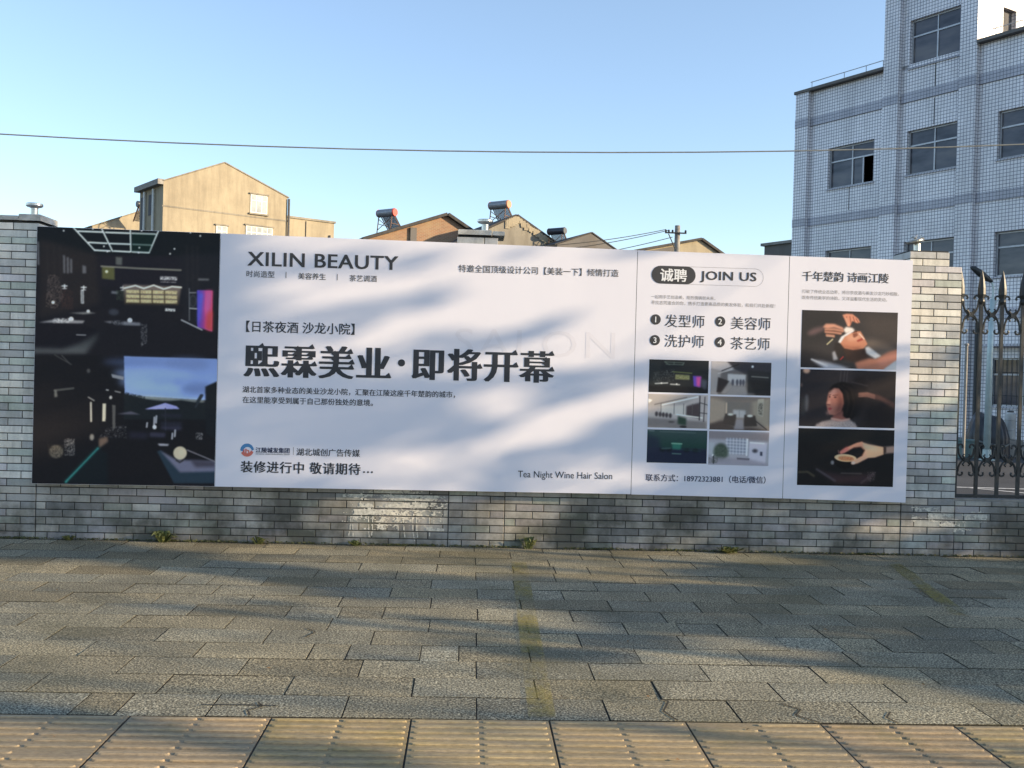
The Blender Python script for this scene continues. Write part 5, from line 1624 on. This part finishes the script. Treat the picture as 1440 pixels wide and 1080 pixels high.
# ------------------------------------------------------------------ weeds and moss along the foot of the wall
def weed(label, x, y, spread, height, n, seed):
    rr = random.Random(seed)
    w = thing('weed', label, 'weed', (x, y, 0.0), group='weeds along the wall')
    b = MB()
    for k in range(n):
        a = rr.uniform(0, 2 * math.pi)
        rad = spread * rr.uniform(0.15, 1.0)
        h = height * rr.uniform(0.35, 1.0)
        bx, by = 0.25 * rad * math.cos(a), -abs(0.2 * rad * math.sin(a))
        tx, ty = rad * math.cos(a), -abs(rad * math.sin(a)) * 0.7
        wd = rr.uniform(0.008, 0.016)
        side = Vector((-math.sin(a), math.cos(a), 0)) * wd
        p0, p1, p2 = Vector((bx, by, 0)), Vector((bx * .4 + tx * .6, by * .4 + ty * .6, h * 0.9)), Vector((tx, ty, h * rr.uniform(0.5, 1.0)))
        b.add([p0 - side * .4, p0 + side * .4, p1 + side, p2, p1 - side], [(0, 1, 2, 4), (4, 2, 3)])
    b.build('leaves', M['weed'], w)
    b = MB()
    for k in range(4):
        b.tube([(rr.uniform(-.03, .03), -.02, 0), (rr.uniform(-.08, .08), rr.uniform(-.06, 0), height * .7)], 0.003, 5)
    b.build('stem', M['weed'], w)
weed('bushy weed under the left white panel, the widest of the weeds', -2.62, -0.03, 0.16, 0.12, 60, 1)
weed('flat weed at the wall foot below the emblem on the billboard', -1.79, -0.03, 0.10, 0.075, 34, 2)
weed('upright yellowish weed beside the faded yellow bay line', 0.56, -0.03, 0.09, 0.13, 36, 3)
weed('low weed at the wall foot near the left end of the black panel', -3.42, -0.03, 0.08, 0.05, 24, 4)
weed('low straggling weed at the wall foot below the join us panel', 2.35, -0.03, 0.20, 0.07, 60, 5)
weed('small weed beneath the white paint splash', -0.95, -0.03, 0.09, 0.06, 30, 6)
rr = random.Random(77)
b = MB()
for k in range(7000):
    x = rr.uniform(-6, 7)
    dens = 0.5 + 0.5 * math.sin(x * 2.1) * math.sin(x * 5.3 + 1)
    if rr.random() > dens:
        continue
    s = rr.uniform(0.005, 0.018)
    y, z = rr.uniform(-0.028, 0.002), rr.uniform(0.0, 0.012)
    a = rr.uniform(0, 6.28)
    b.add([(x + s * math.cos(a), y, z), (x + s * math.cos(a + 2), y - s * .5, z + s * .5), (x + s * math.cos(a + 4), y + s * .4, z + s * rr.uniform(.4, 1.2))], [(0, 1, 2)])
o = b.build('moss', M['moss']); o['kind'] = 'stuff'; o['label'] = 'thin line of moss and grit where the wall meets the paving'
rr = random.Random(31)
b = MB()
for k in range(90):
    x, y = rr.uniform(-4, 5), -rr.uniform(0.05, 5.2)
    s = rr.uniform(0.006, 0.014); a = rr.uniform(0, 6.28); z = 0.007
    c_, s_ = math.cos(a) * s, math.sin(a) * s
    b.add([(x - c_, y - s_, z), (x + s_ * .5, y - c_ * .5, z + .006), (x + c_, y + s_, z + .003), (x - s_ * .5, y + c_ * .5, z + .002)], [(0, 1, 2, 3)])
o = b.build('leaf_litter', plain('dry_leaf', (0.20, 0.12, 0.05), 0.8, var=0.4)); o['kind'] = 'stuff'; o['label'] = 'scattered dry leaf scraps on the paving'

# ------------------------------------------------------------------ street trees out of frame on the right: their crowns break up the low sun
# lit openings on the wall (x0, z0, x1, z1, half width) and on the pavement (x0, y0, x1, y1, half width)
LIT_WALL = [(-0.2, 2.15, 4.0, 2.22, 0.42), (0.8, 1.76, 2.8, 1.92, 0.26), (2.6, 2.40, 4.0, 2.45, 0.34), (-1.75, 2.02, -0.65, 2.28, 0.07), (-1.1, 1.80, 0.0, 2.04, 0.10),
            (-2.1, 2.56, 1.2, 2.62, 0.07), (0.1, 0.96, 1.45, 1.36, 0.12), (-0.35, 1.18, 0.15, 1.26, 0.11), (-1.1, 0.62, -0.1, 0.80, 0.08), (-0.25, 0.80, 0.7, 1.02, 0.09),
            (-1.10, 0.28, -0.22, 0.33, 0.19), (-0.1, 0.22, 0.65, 0.26, 0.20), (3.6, 0.24, 4.4, 0.28, 0.07), (-1.9, 1.55, -0.9, 1.72, 0.05), (3.9, 2.40, 4.8, 2.62, 0.42),
            (-4.3, 0.75, -3.6, 0.95, 0.12), (0.3, 1.55, 1.2, 1.72, 0.10)]
LIT_GROUND = [(1.36, -2.97, 2.16, -3.34, 0.08), (-1.04, -2.2, 0.74, -2.76, 0.11), (1.34, -1.28, 2.36, -1.38, 0.10), (-1.19, -0.72, 1.38, -1.05, 0.30)]
DARK_GROUND = [(-6.4, 0.1, -4.9, -0.04, 0.5), (-4.9, -0.04, -3.52, -0.35, 0.546), (-3.52, -0.35, -2.2, -0.85, 0.36), (-2.35, -0.93, -0.68, -1.53, 0.30), (-0.78, -1.59, 0.55, -1.77, 0.40),
               (0.45, -1.78, 1.73, -1.97, 0.50), (1.6, -2.09, 3.93, -2.53, 0.74), (2.24, -1.21, 4.87, -0.98, 0.63), (3.9, -1.2, 8.5, -1.8, 1.3), (1.97, -3.07, 3.68, -3.35, 0.244), (2.16, -3.45, 3.18, -3.76, 0.184),
               (2.51, -3.82, 3.15, -4.16, 0.137), (3.4, -3.0, 7.5, -4.2, 0.6), (0.94, -2.57, 1.55, -2.71, 0.218), (-0.23, -2.57, 1.17, -3.03, 0.17), (0.04, -3.17, 0.82, -3.42, 0.12), (-1.5, -2.21, -0.42, -2.4, 0.05),
               (-2.8, -4.18, -1.84, -4.39, 0.11), (-2.24, -4.33, -1.35, -4.57, 0.11), (-1.4, -4.6, -0.24, -4.96, 0.10), (2.29, -4.69, 2.56, -4.78, 0.041), (-5.5, -3.2, -2.6, -3.9, 0.25)]
DARK_WALL = [(-0.4, 1.62, 0.45, 1.92, 0.05), (-1.9, 1.90, -0.6, 2.10, 0.04)]
def capsule(px, py, c):
    dx, dy = c[2] - c[0], c[3] - c[1]
    t = np.clip(((px - c[0]) * dx + (py - c[1]) * dy) / (dx * dx + dy * dy), 0, 1)
    return np.hypot(px - c[0] - t * dx, py - c[1] - t * dy) / c[4]
rs = np.random.RandomState(12)
pos = []
def shade(n, kind):
    if kind == 'wall':
        X, V = rs.uniform(-6.5, 6.5, n), rs.uniform(0.0, 3.1, n)
        lit, dark = LIT_WALL, DARK_WALL
    else:
        X, V = rs.uniform(-8, 9, n), rs.uniform(-5.6, -0.05, n)
        lit, dark = LIT_GROUND, DARK_GROUND
    wob = 0.16 * np.sin(X * 5.1 + V * 7) + 0.14 * np.sin(X * 2.3 - V * 11)
    if kind == 'wall':
        thin = 0.5 + 0.5 * np.sin(1.1 * X - 9.0 * V + 1.7 * np.sin(2.0 * X))          # looser leaves: half shade
        half = ((X > -2.25) & (X < 0.5) & (V > 1.42)) | ((X > -2.25) & (X < 1.5) & (V > 0.48) & (V < 0.74)) | ((X > 2.7) & (V > 1.25)) | ((X < -3.7) & (V > 0.5) & (V < 1.3))
        keep = rs.rand(n) < np.where(half, 0.06 + 0.40 * thin ** 1.5, 1.0)
        for c in lit:
            keep &= ~(capsule(X, V, c) < 1 + wob)
        for c in dark:
            keep |= capsule(X, V, c) < 1
    else:
        thin = 0.5 + 0.5 * np.sin(X * 2.1 + 8.0 * V + 1.5 * np.sin(X * 1.3))          # faint dapple over the open pavement
        keep = rs.rand(n) < 0.035 * thin ** 2
        for c in dark:
            keep |= (capsule(X, V, c) + rs.uniform(-0.12, 0.12, n)) < 1 + wob
        for c in lit:
            keep &= ~(capsule(X, V, c) < 1)
    far = rs.uniform(10.2, 14.6, n)                          # how far right, in X, the leaf hangs
    t = (far - X) / to_sun.x
    P = np.stack([X + to_sun.x * t, (0 if kind == 'wall' else V) + to_sun.y * t, (V if kind == 'wall' else 0) + to_sun.z * t], 1)
    return P[keep]
pos = np.concatenate([shade(15000, 'wall'), shade(38000, 'ground')])
TREES = [((11.0, -3.2), 'leafy street tree nearest the fence, off to the right'), ((13.4, -4.6), 'leafy street tree off to the right, second from the fence'),
         ((11.6, -6.3), 'leafy street tree off to the right, third from the fence'), ((13.6, -8.2), 'leafy street tree off to the right, nearest the road')]
own = np.argmin(np.stack([np.hypot(pos[:, 0] - t[0][0], pos[:, 1] - t[0][1]) for t in TREES], 1), 1)
for i, ((tx, ty), lab) in enumerate(TREES):
    tr = thing('street_tree', lab, 'tree', (tx, ty, 0), group='street trees beside the pavement')
    P = pos[own == i] - np.array([tx, ty, 0])
    b = MB()
    ang = rs.uniform(0, 2 * np.pi, len(P)); el = rs.uniform(-0.9, 0.9, len(P)); sz = rs.uniform(0.05, 0.085, len(P))
    for (x, y, z), a, e, s in zip(P, ang, el, sz):
        u = Vector((math.cos(a) * math.cos(e), math.sin(a) * math.cos(e), math.sin(e)))
        v = u.orthogonal().normalized()
        w = u.cross(v)
        p = Vector((x, y, z))
        b.add([p - u * s, p + v * s * .5 - u * s * .1, p + u * s, p - v * s * .5 - u * s * .1], [(0, 1, 2, 3)])
    b.build('crown', M['leaf'], tr)
    b = MB()
    b.tube([(0, 0, -0.1), (0.03, 0.02, 1.2), (0.0, 0.05, 2.2), (0.08, 0.0, 3.6)], [0.085, 0.065, 0.055, 0.03], 10)
    for k in range(7):
        if len(P) == 0:
            break
        q = P[rs.randint(len(P))]
        z0 = min(3.2, max(1.5, q[2] - 1.2))
        b.tube([(0.03, 0.03, z0), (q[0] * .5, q[1] * .5, (z0 + q[2]) / 2 + .1), tuple(q)], [0.022, 0.014, 0.006], 6)
    b.build('trunk', M['bark'], tr)
